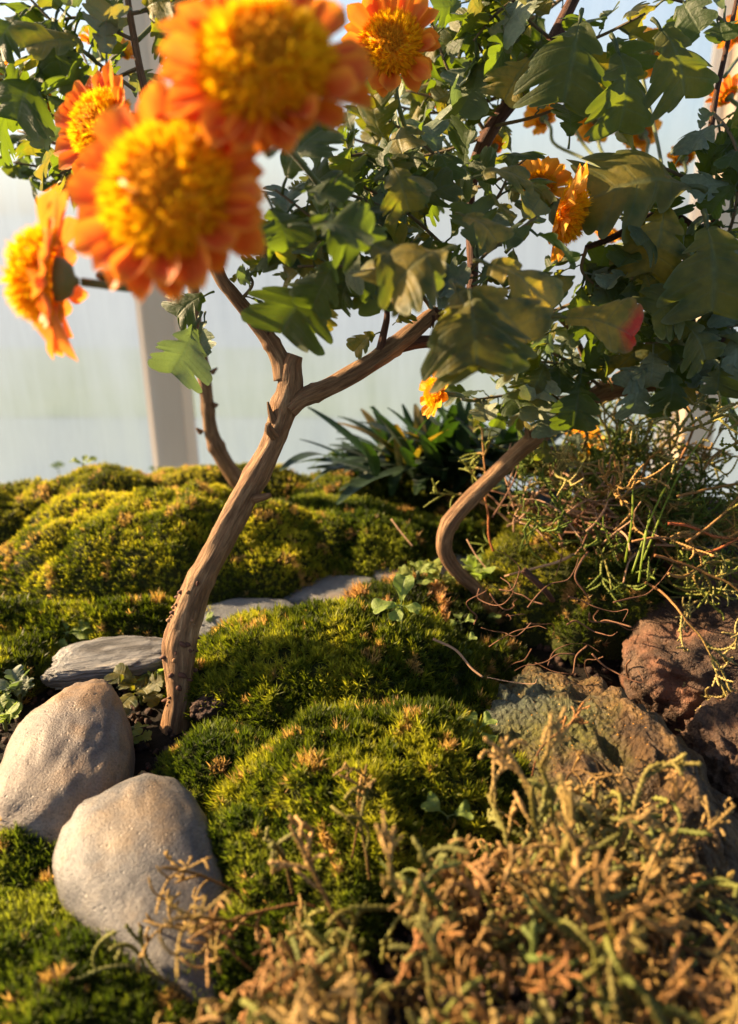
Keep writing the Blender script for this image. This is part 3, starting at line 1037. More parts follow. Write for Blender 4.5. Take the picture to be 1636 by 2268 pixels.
PETALS = [petal_mesh(s) for s in range(7)]


def disc_mesh(seed, n=420, hd=.62):
    r = np.random.default_rng(seed + 500)
    Vl, Fl, Cl, off = [], [], [], 0
    # core dome
    nr, na = 8, 20
    V = [(0, 0, hd * .72)]; F = []
    for i in range(1, nr + 1):
        th = i / nr * math.radians(100)
        for j in range(na):
            a = j * 2 * math.pi / na
            V.append((.78 * math.sin(th) * math.cos(a), .78 * math.sin(th) * math.sin(a), hd * .72 * math.cos(th)))
    for j in range(na):
        F.append((0, 1 + j, 1 + (j + 1) % na))
    for i in range(nr - 1):
        for j in range(na):
            k = (j + 1) % na; b = 1 + i * na
            F.append((b + j, b + na + j, b + na + k)); F.append((b + j, b + na + k, b + k))
    Vl.append(np.array(V)); Fl += F; Cl.append(np.tile((.85, .38, .01), (len(V), 1))); off = len(V)
    for k in range(n):
        f = (k + .5) / n
        th = math.acos(1 - f * (1 - math.cos(math.radians(98)))); a = k * 2.39996 + r.normal(0, .12)
        nrm = np.array([math.sin(th) * math.cos(a), math.sin(th) * math.sin(a), math.cos(th) * .95 + .12]); nrm /= np.linalg.norm(nrm)
        nrm = unit(nrm + r.normal(0, .13, 3))
        p0 = np.array([.70 * math.sin(th) * math.cos(a), .70 * math.sin(th) * math.sin(a), hd * .66 * math.cos(th)])
        young = f < .12
        ln = (.20 if young else .30) * r.uniform(.8, 1.25)
        t1 = unit(np.cross(nrm, (.3, .2, .9))); t2 = np.cross(nrm, t1)
        m = 5; rr0, rr1, rr2 = .015, .026, .050 * (r.uniform(.5, .8) if young else r.uniform(.8, 1.25))
        vs = []
        ph = r.uniform(0, 6)
        for (h, q) in ((0, rr0), (.62, rr1)):
            for j in range(m):
                an = ph + j * 2 * math.pi / m
                vs.append(p0 + nrm * ln * h + q * (math.cos(an) * t1 + math.sin(an) * t2))
        for j in range(m):
            an = ph + (j + .5) * 2 * math.pi / m
            vs.append(p0 + nrm * ln * (1.0 + r.uniform(-.1, .15)) + rr2 * (math.cos(an) * t1 + math.sin(an) * t2))
        fs = []
        for j in range(m):
            q = (j + 1) % m
            fs.append((j, q, m + q)); fs.append((j, m + q, m + j))
            fs.append((m + j, m + q, 2 * m + j))
        Vl.append(np.array(vs)); Fl += [tuple(i + off for i in ff) for ff in fs]; off += len(vs)
        br = r.uniform(.85, 1.1)
        cb = np.array([.92, .46, .006]) * br; ctp = np.array([.97, .60, .012]) * br
        if young: cb = np.array([.6, .26, .015]); ctp = np.array([.8, .40, .03])
        Cl.append(np.vstack([np.tile(cb, (m, 1)), np.tile((cb + ctp) / 2, (m, 1)), np.tile(ctp, (m, 1))]))
    return make_mesh('disc', np.vstack(Vl), np.array(Fl), [FLORET], cols=np.vstack(Cl), smooth=True)


DISCS = [disc_mesh(0, 760, .72), disc_mesh(1, 760, .66), disc_mesh(2, 700, .95)]
V, F = [], []
prof = [(.10, -.62), (.16, -.50), (.46, -.40), (.62, -.18), (.66, .02), (.60, .06)]
for (q, zz) in prof:
    for j in range(16):
        a = j * math.pi / 8
        V.append((q * math.cos(a) * (1 + .06 * (j % 2)), q * math.sin(a) * (1 + .06 * (j % 2)), zz))
for i in range(len(prof) - 1):
    for j in range(16):
        k = (j + 1) % 16
        F.append((i * 16 + j, i * 16 + k, (i + 1) * 16 + k, (i + 1) * 16 + j))
CALYX = make_mesh('calyx', V, F, [GREENST])


def flower(tree, px, py, d, rpx, axis, attach=None, ratio=.6, npet=26, lift=(0.05, .35), tint=0.0, seed=0, scale_len=1.0, stem_w=.0011):
    r = np.random.default_rng(seed + 900)
    c = P(px, py, d); ax = camdir(axis)
    Rm = rpx / FPX * d; rd = Rm * ratio
    z = Vector(ax); ref = Vector((0, 0, 1)) if abs(ax[2]) < .9 else Vector((1, 0, 0))
    y = (ref - z * ref.dot(z)).normalized()
    M = frame(c, y, ax)
    fl = bpy.data.objects.new('flower', None); COL.objects.link(fl); fl.empty_display_size = .005
    fl.parent = tree; fl.matrix_basis = rel(tree, M)
    do = link('disc', DISCS[seed % 3], fl, Matrix.Scale(rd, 4) @ Matrix.Translation((0, 0, .1)))
    link('calyx', CALYX, fl, Matrix.Scale(rd * .66, 4))
    for k in range(npet):
        a = 2 * math.pi * k / npet * 1.0 + r.normal(0, .09)
        row = k % 2
        el = r.uniform(*lift) + (.12 if row else 0)
        rad_ = np.array([math.cos(a), math.sin(a), 0])
        dr = rad_ * math.cos(el) + np.array([0, 0, 1]) * math.sin(el)
        nn = -rad_ * math.sin(el) + np.array([0, 0, 1]) * math.cos(el)
        tw = r.normal(0, .22); tg = np.cross(dr, nn)
        nn = nn * math.cos(tw) + tg * math.sin(tw)
        ln = (Rm - rd * .62) * r.uniform(.85, 1.12) * scale_len
        p0 = rad_ * rd * .60 + np.array([0, 0, (.05 + .06 * row) * rd])
        wd = ln * r.uniform(.9, 1.15) * max(1.0, .34 * rd / ln * 2.0)
        o = link('petal', PETALS[r.integers(7)], fl, frame(p0, dr, nn, (wd, ln, ln)))
        o['tint'] = float(min(1.0, tint * 1.45))
    # stem
    s0 = c - ax * rd * .45
    if attach is None:
        s1 = c - ax * Rm * 2.2 + np.array([0, 0, -Rm * .8])
        pts = [s0, c - ax * Rm * 1.2 + np.array([0, 0, -Rm * .15]), s1]
    else:
        pts = [s0, c - ax * Rm * .9] + [P(*q) for q in attach]
    path = catmull(np.array(pts), 20)
    V, F, TC, t = tube(path, np.linspace(stem_w, stem_w * .75, 20), 8)
    link('flower_stem', make_mesh('flower_stem', V, F, [GREENST], vec=TC), tree, rel(tree))
    return fl


# ------------------------------------------------------------------ chrysanthemum with the leaning trunk
b0 = P(393, 1592, .317)
TA = thing('chrysanthemum_tree', b0, 'chrysanthemum bonsai with tan leaning forked trunk and large orange flowers by the pebbles', 'bonsai tree')
trunk_pts = [(384, 1725, .322, 84), (388, 1650, .319, 74), (393, 1592, .317, 62), (400, 1540, .317, 58), (398, 1470, .316, 68), (402, 1410, .316, 72), (430, 1320, .315, 64),
             (470, 1235, .314, 58), (520, 1140, .312, 56), (565, 1060, .310, 54), (603, 985, .308, 52), (628, 915, .306, 54), (642, 860, .304, 56), (645, 810, .302, 46), (652, 786, .301, 38)]
tp, tr_ = branch(TA, trunk_pts, BARK, 'trunk', 28, 150, .07, 1, [(.65, .12, .012), (.81, .16, .02), (.46, .08, .01)])
branch(TA, [(628, 842, .303, 44), (622, 800, .302, 42), (596, 752, .300, 36), (560, 705, .297, 34), (515, 650, .293, 33), (488, 612, .290, 30), (450, 520, .285, 26), (390, 380, .278, 22), (330, 230, .272, 18), (295, 70, .268, 15), (275, -70, .262, 12)], BARK, 'branch', 18, 90, .07, 2, [(.18, .15, .012)])
branch(TA, [(640, 905, .304, 46), (668, 882, .304, 44), (730, 856, .305, 40), (800, 818, .307, 42), (855, 780, .309, 42), (905, 742, .311, 40), (945, 708, .313, 34), (968, 690, .315, 26)], BARK, 'branch', 18, 70, .07, 3, [(.22, .14, .012), (.62, .12, .015)])
A2b, _ = branch(TA, [(890, 768, .311, 26), (925, 758, .313, 28), (965, 754, .316, 26), (1010, 735, .322, 24), (1045, 640, .330, 24), (1045, 520, .335, 26), (1040, 420, .338, 30), (1080, 300, .338, 32), (1155, 195, .336, 32), (1225, 90, .334, 30), (1290, -40, .332, 26)], BARKD, 'branch', 16, 90, .06, 4)
branch(TA, [(838, 800, .308, 26), (848, 750, .306, 18), (858, 700, .304, 14), (850, 672, .302, 12), (800, 645, .300, 11), (735, 622, .296, 10), (680, 600, .293, 9)], BARKD, 'branch', 10, 40, .05, 5)
branch(TA, [(612, 945, .305, 24), (602, 920, .302, 15), (594, 890, .300, 5)], BARK, 'stub', 10, 14, .15, 6)
branch(TA, [(608, 965, .303, 26), (598, 950, .299, 24), (596, 940, .297, 14)], BARK, 'stub', 10, 12, .2, 7)
branch(TA, [(590, 770, .299, 10), (594, 740, .297, 6), (597, 718, .296, 2)], BARKD, 'thorn', 7, 8, .1, 8)
branch(TA, [(565, 1105, .308, 20), (590, 1100, .306, 14), (600, 1096, .305, 8)], BARK, 'stub', 10, 10, .15, 9)

# root nubs on the lower trunk
nub_v = ico(2)
nubV = nub_v[0] * (1 + .25 * n3(nub_v[0], 1.5, (1, 2, 3)))[:, None]
NUBS = [make_mesh('root_nub', nubV * np.array([.9, .9, s]), nub_v[1], [m]) for s, m in ((1.3, BARKD), (1.9, BARKD), (1.1, BARK))]
ntp = len(tp)
for k in range(64):
    i = int(rng.uniform(.18, .46) * ntp)
    T = unit(tp[min(i + 1, ntp - 1)] - tp[i - 1])
    a = rng.uniform(0, 6.28)
    n1 = unit(np.cross(T, (1, .1, .1))); n2 = np.cross(T, n1)
    rd_ = math.cos(a) * n1 + math.sin(a) * n2
    if np.dot(rd_, FWD) > .55: continue
    s = rng.uniform(.0005, .00125)
    link('root_nub', NUBS[rng.integers(3)], TA, rel(TA, frame(tp[i] + rd_ * (tr_[i] * 1.0), n1, rd_ + np.array([0, 0, -.2]), s)))

TB_base = P(1052, 1300, .385)
TB = thing('chrysanthemum_tree', TB_base, 'chrysanthemum bonsai with hooked tan trunk curving up beneath a dark leafy crown', 'bonsai tree')
branch(TB, [(1075, 1330, .387, 26), (1050, 1298, .385, 28), (1018, 1272, .381, 30), (992, 1238, .378, 34), (984, 1205, .376, 36), (994, 1165, .374, 38), (1030, 1118, .373, 38), (1090, 1058, .372, 36), (1150, 1000, .371, 36), (1200, 962, .370, 38), (1240, 935, .369, 36), (1300, 888, .367, 36), (1350, 862, .366, 42), (1420, 852, .364, 40), (1500, 836, .362, 40), (1570, 812, .360, 38), (1640, 780, .358, 34), (1700, 740, .356, 30)], BARK, 'trunk', 22, 150, .05, 11, [(.3, .1, .01), (.52, .12, .012), (.70, .2, .015)])
branch(TB, [(1305, 885, .366, 24), (1298, 850, .362, 18), (1300, 810, .358, 14), (1270, 740, .35, 12), (1225, 690, .34, 11)], BARK, 'branch', 12, 40, .06, 12)
branch(TB, [(1350, 862, .365, 22), (1365, 835, .361, 16), (1378, 822, .359, 8)], BARK, 'stub', 10, 12, .12, 13)
branch(TB, [(1172, 978, .369, 16), (1168, 950, .366, 9), (1166, 940, .365, 4)], BARK, 'stub', 8, 8, .12, 13)
branch(TB, [(1570, 812, .36, 24), (1610, 700, .345, 20), (1600, 560, .338, 18), (1570, 420, .334, 16), (1580, 250, .332, 13), (1620, 60, .33, 10), (1640, -40, .33, 8)], BARKD, 'branch', 12, 60, .06, 14)
branch(TB, [(1600, 560, .338, 14), (1480, 470, .325, 14), (1360, 525, .315, 15), (1300, 548, .31, 12)], BARKD, 'branch', 12, 36, .06, 15)

TC_base = P(520, 1062, .475)
TCc = thing('chrysanthemum_tree', TC_base, 'thin thorny chrysanthemum stem rising behind the moss hill in front of the post', 'bonsai tree')
branch(TCc, [(545, 1085, .478, 30), (522, 1058, .475, 36), (490, 1010, .470, 36), (468, 955, .465, 32), (458, 880, .458, 28), (448, 800, .450, 28), (436, 720, .444, 26), (430, 640, .438, 24), (410, 520, .432, 20), (330, 420, .425, 16), (200, 340, .42, 12), (60, 300, .415, 10)], BARK, 'trunk', 16, 90, .07, 21, [(.22, .2, .015), (.33, .15, .012)])
for (a, b, c) in (((446, 958, .463), (436, 948, .46), .8), ((445, 866, .455), (430, 858, .452), 1), ((470, 825, .452), (482, 815, .45), .8), ((480, 900, .459), (470, 890, .457), .6)):
    branch(TCc, [(*a, 14), (*b, 4)], BARK, 'thorn', 7, 6, .1, 22)

# hand placed leaves (base pixel, tip pixel, facing in camera axes)
HL = [
 (TA, (715, 590, .245), (612, 748, .235), (.1, .3, 1), LEAF_BIG, .0, 0),
 (TA, (690, 600, .25), (700, 735, .25), (.5, .4, 1), LEAVES, .9, 0),
 (TA, (1010, 545, .215), (855, 600, .20), (.2, .7, .7), LEAF_BIG, .6, 0),
 (TA, (1000, 620, .225), (1085, 785, .205), (.0, .25, 1), LEAF_BIG, .35, 0),
 (TA, (1010, 630, .222), (1200, 735, .215), (-.2, .5, 1), LEAF_BIG, 1.0, 0),
 (TA, (1050, 575, .23), (1252, 645, .225), (0, .6, .8), LEAF_BIG, .8, 0),
 (TB, (1222, 700, .265), (1432, 728, .255), (.1, .35, 1), LEAF_SPOON, .9, 1.0),
 (TA, (1445, 40, .30), (1555, 190, .295), (.0, .3, 1), LEAF_BIG, .2, 0),
 (TB, (1565, 420, .305), (1320, 375, .29), (.1, .45, 1), LEAF_BIG, .4, 0),
 (TB, (1475, 430, .30), (1455, 600, .295), (-.1, .2, 1), LEAF_BIG, .8, 0),
 (TB, (1560, 465, .295), (1600, 695, .285), (-.1, .2, 1), LEAF_BIG, .3, 0),
 (TA, (1290, 20, .30), (1255, 200, .29), (-.1, .3, 1), LEAF_BIG, .1, 0),
 (TA, (1355, 75, .30), (1420, 262, .295), (.3, .3, 1), LEAVES, .1, 0),
 (TA, (1045, 395, .265), (1175, 360, .26), (0, .7, .7), LEAF_BIG, .5, 0),
 (TA, (475, 645, .285), (380, 690, .28), (.2, .4, .9), LEAVES, .0, 0),
 (TA, (448, 690, .285), (382, 838, .28), (.6, .3, .7), LEAVES_H, .0, 0),
 (TA, (455, 690, .285), (450, 780, .28), (-.8, .2, .6), LEAVES_H, .0, 0),
 (TA, (105, 140, .265), (15, 262, .26), (.1, .3, 1), LEAF_BIG, .0, 0),
 (TB, (1215, 785, .335), (1178, 885, .33), (.1, .2, 1), LEAVES, .2, 0),
 (TB, (1288, 815, .335), (1272, 955, .33), (-.2, .1, 1), LEAVES, .0, 0),
 (TB, (1395, 815, .335), (1422, 912, .33), (.1, .3, 1), LEAVES_H, .0, 0),
 (TB, (1450, 800, .335), (1385, 840, .33), (0, .6, .8), LEAVES_H, .0, 0),
 (TA, (640, 500, .20), (835, 505, .20), (.1, .6, .8), LEAVES, .0, 0),
 (TA, (1190, 110, .31), (1120, 200, .305), (.2, .4, .9), LEAVES, .7, 0),
 (TA, (830, 400, .25), (960, 380, .245), (.0, .8, .5), LEAF_BIG, .5, 0),
 (TA, (1260, 330, .31), (1270, 210, .305), (.0, .2, .9), LEAVES, .0, 0),
 (TA, (870, 720, .30), (905, 690, .295), (.0, .2, 1), LEAVES, .2, 0),
 (TA, (845, 735, .305), (785, 758, .30), (.3, .5, .8), LEAVES, .4, 0),
 (TA, (850, 665, .30), (880, 625, .295), (.0, .2, 1), LEAVES, .5, 0),
 (TB, (1560, 640, .30), (1440, 690, .295), (.0, .4, 1), LEAF_BIG, .2, 0),
 (TB, (1500, 700, .31), (1590, 790, .305), (.0, .3, 1), LEAF_BIG, .2, 0),
 (TB, (1480, 800, .33), (1500, 900, .325), (.1, .2, 1), LEAVES, .0, 0),
 (TB, (1600, 790, .33), (1580, 890, .325), (-.1, .2, 1), LEAVES, .2, 0),
 (TB, (1210, 960, .36), (1200, 1025, .36), (.1, .2, 1), LEAVES, .2, 0),
 (TA, (1040, 640, .218), (1062, 790, .205), (-.1, .2, 1), LEAF_BIG, .35, 0),
 (TA, (640, 415, .225), (775, 450, .22), (.1, .5, .9), LEAVES, .0, 0),
 (TA, (690, 470, .215), (815, 545, .21), (-.1, .5, .9), LEAF_BIG, .0, 0),
 (TA, (800, 530, .215), (950, 610, .205), (.1, .6, .8), LEAF_BIG, .3, 0),
 (TA, (590, 430, .23), (650, 560, .225), (.2, .3, 1), LEAVES, .0, 0),
 (TA, (860, 350, .24), (915, 450, .235), (.0, .3, 1), LEAVES, .4, 0),
 (TA, (760, 560, .23), (690, 660, .225), (.2, .3, 1), LEAVES, .0, 0),
 (TA, (1010, 470, .24), (1120, 520, .235), (.0, .7, .7), LEAF_BIG, .7, 0),
 (TA, (60, 20, .26), (-20, 110, .26), (.2, .3, 1), LEAF_BIG, 0, 0),
 (TA, (130, 20, .26), (100, 130, .255), (-.2, .3, 1), LEAVES, 0, 0),
]
for (tr0, b, tp0, fc, ms, tn, rdv) in HL:
    leaf_px(tr0, b, tp0, fc, ms, tn, rdv)

TW_A = [  # points, leaves, leaf size (m)
 ([(300, 200, .270), (180, 110, .265), (60, -10, .26)], 9, .021),
 ([(330, 260, .275), (160, 230, .275), (0, 200, .275)], 10, .020),
 ([(300, 90, .268), (180, 40, .27), (90, 60, .27)], 8, .018),
 ([(290, 30, .266), (370, 20, .27), (450, 60, .275)], 7, .018),
 ([(310, 150, .27), (220, 180, .29), (120, 150, .3)], 8, .018),
 ([(340, 300, .28), (200, 330, .31), (40, 290, .32)], 9, .018),
 ([(965, 690, .315), (860, 580, .29), (720, 500, .265), (610, 420, .255)], 12, .022),
 ([(1040, 600, .33), (900, 470, .30), (760, 390, .29)], 12, .022),
 ([(1040, 430, .337), (950, 330, .31), (850, 260, .30)], 11, .022),
 ([(1080, 300, .338), (1000, 170, .33), (950, 30, .325)], 11, .023),
 ([(1155, 195, .336), (1060, 100, .33), (1040, -20, .325)], 9, .023),
 ([(1200, 130, .335), (1330, 80, .322), (1430, 30, .31)], 5, .024),
 ([(1225, 90, .334), (1160, 30, .32), (1150, -40, .31)], 7, .023),
 ([(1000, 650, .30), (1080, 560, .275), (1190, 480, .27)], 9, .021),
 ([(985, 700, .31), (1090, 650, .285), (1200, 620, .28)], 8, .020),
 ([(1000, 610, .30), (880, 600, .27), (760, 590, .255), (660, 590, .25)], 10, .020),
 ([(1045, 500, .335), (1100, 440, .31), (1130, 380, .3)], 6, .020),
 ([(1040, 430, .337), (960, 420, .32), (880, 440, .31)], 8, .019),
 ([(940, 560, .29), (860, 490, .30), (820, 420, .31)], 8, .017),
 ([(700, 610, .295), (640, 590, .295), (600, 560, .295)], 5, .014),
 ([(530, 670, .294), (560, 630, .29), (545, 600, .288)], 5, .012),
 ([(1080, 300, .338), (1000, 330, .345), (920, 350, .35)], 8, .018),
 ([(1155, 195, .336), (1040, 230, .345), (900, 200, .35)], 9, .020),
 ([(1090, 280, .336), (1180, 260, .33), (1260, 230, .325)], 3, .020),
 ([(1040, 420, .337), (1100, 400, .33), (1180, 340, .325)], 3, .018),
 ([(960, 640, .305), (840, 560, .28), (700, 540, .27), (600, 470, .265)], 9, .021),
 ([(900, 480, .30), (800, 440, .285), (680, 400, .28)], 9, .022),
 ([(930, 320, .31), (820, 340, .295), (720, 350, .285)], 8, .021),
 ([(330, 250, .272), (260, 330, .30), (120, 390, .31)], 7, .018),
]
for pts, nl, sz in TW_A:
    twig(TA, pts, int(nl * 1.3), sz * 1.08, w=(9, 5))
TW_B = [
 ([(1340, 862, .365), (1260, 810, .345), (1150, 800, .34)], 9, .019),
 ([(1235, 940, .369), (1150, 880, .36), (1050, 885, .355)], 11, .018),
 ([(1270, 910, .368), (1200, 860, .36), (1120, 830, .355)], 9, .018),
 ([(1300, 820, .358), (1240, 790, .345), (1180, 760, .34)], 8, .017),
 ([(1225, 690, .34), (1300, 660, .33), (1380, 640, .325)], 8, .019),
 ([(1420, 850, .364), (1420, 750, .345), (1340, 660, .335)], 9, .020),
 ([(1500, 836, .362), (1540, 720, .335), (1480, 600, .325)], 10, .022),
 ([(1570, 812, .36), (1500, 760, .34), (1430, 760, .335)], 8, .019),
 ([(1500, 836, .362), (1550, 870, .35), (1620, 850, .345)], 6, .019),
 ([(1610, 700, .345), (1560, 620, .325), (1470, 640, .32)], 8, .022),
 ([(1600, 560, .338), (1630, 460, .32), (1640, 330, .315)], 8, .022),
 ([(1570, 420, .334), (1460, 370, .32), (1370, 380, .315)], 3, .022),
 ([(1580, 250, .332), (1620, 300, .31), (1650, 400, .305)], 7, .020),
 ([(1480, 470, .325), (1420, 540, .31), (1400, 620, .305)], 8, .020),
 ([(1570, 420, .334), (1560, 330, .325), (1540, 290, .32)], 3, .018),
 ([(1620, 60, .33), (1560, 20, .32), (1460, -10, .315)], 6, .022),
 ([(1700, 740, .356), (1640, 720, .34), (1580, 740, .335)], 8, .021),
 ([(1610, 700, .345), (1650, 600, .33), (1660, 500, .325)], 7, .022),
 ([(1300, 548, .31), (1290, 600, .315), (1330, 640, .32)], 5, .018),
 ([(1260, 930, .37), (1300, 960, .39), (1290, 1000, .4)], 5, .014),
 ([(1290, -40, .345), (1180, 40, .365), (1060, 60, .37), (960, 20, .37)], 9, .024),
 ([(1225, 90, .345), (1120, 140, .37), (1000, 130, .375), (900, 150, .375)], 9, .024),
 ([(1155, 195, .345), (1060, 230, .375), (960, 250, .38), (860, 230, .38)], 9, .024),
 ([(1080, 300, .348), (980, 330, .375), (860, 330, .38), (760, 300, .38)], 9, .023),
 ([(1180, -30, .33), (1100, 30, .32), (1050, 90, .315)], 6, .024),
]
for pts, nl, sz in TW_B:
    twig(TB, pts, int(nl * 1.7), sz * 1.1, w=(9, 5))
TW_C = [
 ([(330, 420, .425), (230, 390, .42), (120, 420, .415)], 10, .017),
 ([(200, 340, .42), (120, 370, .41), (30, 360, .405)], 10, .017),
 ([(100, 310, .415), (40, 330, .41), (-40, 370, .405)], 9, .017),
 ([(330, 420, .425), (260, 320, .43), (150, 270, .43)], 9, .017),
 ([(150, 330, .42), (130, 400, .41), (150, 440, .405)], 7, .015),
 ([(60, 300, .415), (40, 200, .42), (-20, 130, .42)], 8, .018),
 ([(200, 340, .42), (210, 200, .43), (160, 60, .43)], 9, .018),
]
for pts, nl, sz in TW_C:
    twig(TCc, pts, int(nl * 1.3), sz, w=(9, 5))
print('leaves', LCOUNT)

# flowers: tree, px, py, depth, radius px, axis(right, up, towards camera), stem points
FL = [
 (TA, 590, 175, .152, 245, (.12, .30, 1), [(640, 330, .22), (760, 470, .265), (900, 600, .30), (960, 692, .314)], .66, 30, (.0, .4), 0.0),
 (TA, 385, 445, .156, 240, (-.22, .05, 1), [(460, 480, .22), (480, 560, .27), (465, 560, .287)], .67, 30, (-.15, .35), 0.0),
 (TA, 128, 618, .192, 185, (-1, .06, .22), [(220, 608, .20), (340, 600, .23), (470, 560, .275)], .60, 22, (-.55, .0), 0.0),
 (TA, 238, 290, .245, 135, (-.5, .1, .85), [(330, 330, .265), (390, 380, .275)], .62, 22, (.1, .6), 0.0),
 (TA, 868, 108, .268, 122, (-.1, -.08, 1), [(885, 240, .29), (930, 350, .31), (1030, 425, .336)], .62, 22, (.15, .5), 0.1),
 (TB, 1240, 470, .305, 110, (.92, -.3, .22), [(1180, 490, .31), (1120, 560, .32)], .62, 20, (-.1, .4), .45),
 (TB, 1195, 418, .33, 72, (.25, .75, -.55), [(1180, 470, .335), (1120, 520, .335)], .55, 18, (.2, .7), .55),
 (TB, 972, 870, .322, 62, (-.92, .06, .35), [(1030, 885, .355), (1080, 890, .357)], .6, 18, (.0, .4), .75),
 (TB, 1285, 985, .45, 66, (.7, .25, -.35), [(1270, 940, .42), (1260, 920, .375)], .55, 20, (.1, .4), .8),
 (TB, 1320, 262, .44, 56, (.05, .35, -.9), [(1330, 330, .42), (1400, 400, .38), (1480, 470, .326)], .5, 20, (.1, .5), .7),
 (TB, 1250, 216, .44, 32, (-.1, .95, -.2), [(1265, 265, .44), (1310, 340, .42), (1480, 470, .326)], .6, 16, (.9, 1.3), .6),
 (TB, 1205, 262, .45, 48, (-.2, .7, -.5), [(1230, 320, .44), (1310, 360, .42), (1480, 470, .326)], .5, 18, (.2, .6), .7),
 (TB, 1438, 120, .41, 55, (.55, .35, -.5), [(1430, 200, .4), (1460, 330, .37), (1480, 470, .326)], .5, 20, (.2, .7), .6),
 (TB, 1425, 298, .45, 52, (0, .6, -.6), [(1435, 350, .43), (1480, 400, .38), (1480, 470, .326)], .5, 18, (.2, .6), .65),
 (TB, 1515, 352, .42, 40, (.05, .8, -.4), [(1520, 400, .41), (1560, 440, .36)], .6, 18, (.5, .9), .6),
 (TB, 1615, 215, .38, 48, (-.4, .75, -.3), [(1620, 270, .37), (1590, 330, .35)], .5, 18, (.3, .8), .2),
 (TB, 1645, 70, .38, 52, (-.3, .6, -.4), [(1635, 130, .36), (1605, 170, .34)], .5, 18, (.2, .8), .3),
 (TA, 1095, 325, .40, 46, (0, .8, -.3), [(1090, 370, .38), (1060, 400, .345)], .5, 18, (.3, .8), .6),
 (TA, 938, 215, .40, 48, (.1, .6, -.5), [(950, 260, .38), (1000, 330, .35)], .5, 18, (.3, .8), .6),
 (TB, 1350, 432, .43, 36, (.2, .8, .3), [(1370, 470, .4), (1420, 500, .36), (1480, 470, .326)], .55, 18, (.2, .6), .7),
 (TB, 1345, 530, .42, 36, (.1, .5, .6), [(1380, 540, .4), (1430, 560, .36), (1480, 470, .326)], .55, 16, (.2, .6), .5),
 (TA, 110, 250, .29, 48, (-.7, .1, .5), [(170, 240, .285), (230, 240, .28)], .62, 18, (.1, .6), .3),
 (TA, -8, 168, .29, 72, (-.4, .3, .7), [(40, 190, .28), (90, 210, .278)], .6, 20, (.0, .4), .3),
 (TA, 395, 12, .29, 62, (.3, -.1, .9), [(350, 50, .28), (305, 90, .272)], .6, 20, (.1, .5), .1),
 (TCc, 215, 92, .40, 38, (-.2, .7, .2), [(215, 140, .41), (210, 200, .42)], .5, 16, (.3, .8), .5),
 (TCc, 272, 118, .40, 34, (.4, .7, -.2), [(250, 170, .41), (215, 230, .425)], .5, 16, (.5, 1.0), .4),
 (TB, 1440, 650, .40, 34, (.1, .5, -.6), [(1450, 700, .38), (1500, 730, .35)], .5, 16, (.2, .7), .5),
]
for k, f in enumerate(FL):
    flower(f[0], f[1], f[2], f[3], f[4], f[5], f[6], f[7], f[8], f[9], f[10], seed=k)

# withered bud on the cut end of the branch
for k in range(9):
    a = rng.uniform(0, 6.28)
    p0 = P(955, 690, .313)
    d = unit(np.array([math.cos(a) * .5, math.sin(a) * .4, rng.uniform(-.8, .7)]))
    pts = [p0, p0 + d * .003, p0 + d * .006 + np.array([0, 0, -.002])]
    V, F, TC, t = tube(catmull(np.array(pts), 7), np.array([.0004, .0010, .0013, .0014, .0012, .0008, .0003]), 6)
    link('withered_bract', make_mesh('withered_bract', V, F, [BARKD], vec=TC), TA, rel(TA))


# ------------------------------------------------------------------ spikemoss sprigs
def sprig_mesh(seed, length, thick, forks, wiry=False, tipcol=(.45, .26, .12), midcol=(.17, .18, .05), basecol=(.22, .12, .06), curl=.5, step=.0008):
    r = np.random.default_rng(seed + 2000)
    parts = []
    cols = []; tcs = []

    def grow(p, d, ln, rad, lev, s0):
        n = max(6, int(ln / step))
        pts = [p.copy()]; d = unit(d)
        bendv = r.normal(0, 1, 3) * curl
        for i in range(n):
            d = unit(d + bendv * (step / ln) * 1.6 + r.normal(0, .05, 3) + np.array([0, 0, .006]))
            p = p + d * step
            pts.append(p.copy())
        pts = np.array(pts)
        tt = np.linspace(0, 1, len(pts))
        if wiry:
            prof = 1 - .35 * tt
        else:
            prof = (.72 + .28 * tt) * np.where(tt > .9, np.sqrt(np.maximum(.12, 1 - ((tt - .9) / .1) ** 2)), 1)
        alt = 1 + (.05 if wiry and lev == 0 else .30) * np.where(np.arange(len(pts)) % 2, 1, -1)
        V, F, TC, t = tube(pts, rad * prof * alt, 5, twist=math.pi / 5)
        TC[:, 2] += s0 * 10
        parts.append((V, F)); tcs.append(TC)
        g = np.clip((lev + t) / (1.6 if not wiry else 2.0), 0, 1)[:, None]
        cb, cm, ct = map(np.array, (basecol, midcol, tipcol))
        c = np.where(g < .5, cb + (cm - cb) * g * 2, cm + (ct - cm) * (g - .5) * 2)
        cols.append(c * r.uniform(.85, 1.15))
        if lev < 2:
            nf = forks if lev == 0 else max(1, forks - 2)
            for k in range(nf):
                f = r.uniform(.25, .95)
                i = int(f * (len(pts) - 1))
                tn = unit(pts[min(i + 1, len(pts) - 1)] - pts[i - 1])
                side = unit(np.cross(tn, r.normal(0, 1, 3)))
                grow(pts[i], tn * .75 + side * .8 + np.array([0, 0, .15]), ln * r.uniform(.25, .5), rad * (.92 if not wiry else .95), lev + 1, s0 + f)
    grow(np.zeros(3), np.array([0, 0, 1.0]), length, thick, 0, r.uniform(0, 5))
    V, F = join_geo(parts)
    return make_mesh('sprig', V, F, [SPRIGM], cols=np.vstack(cols), vec=np.vstack(tcs))


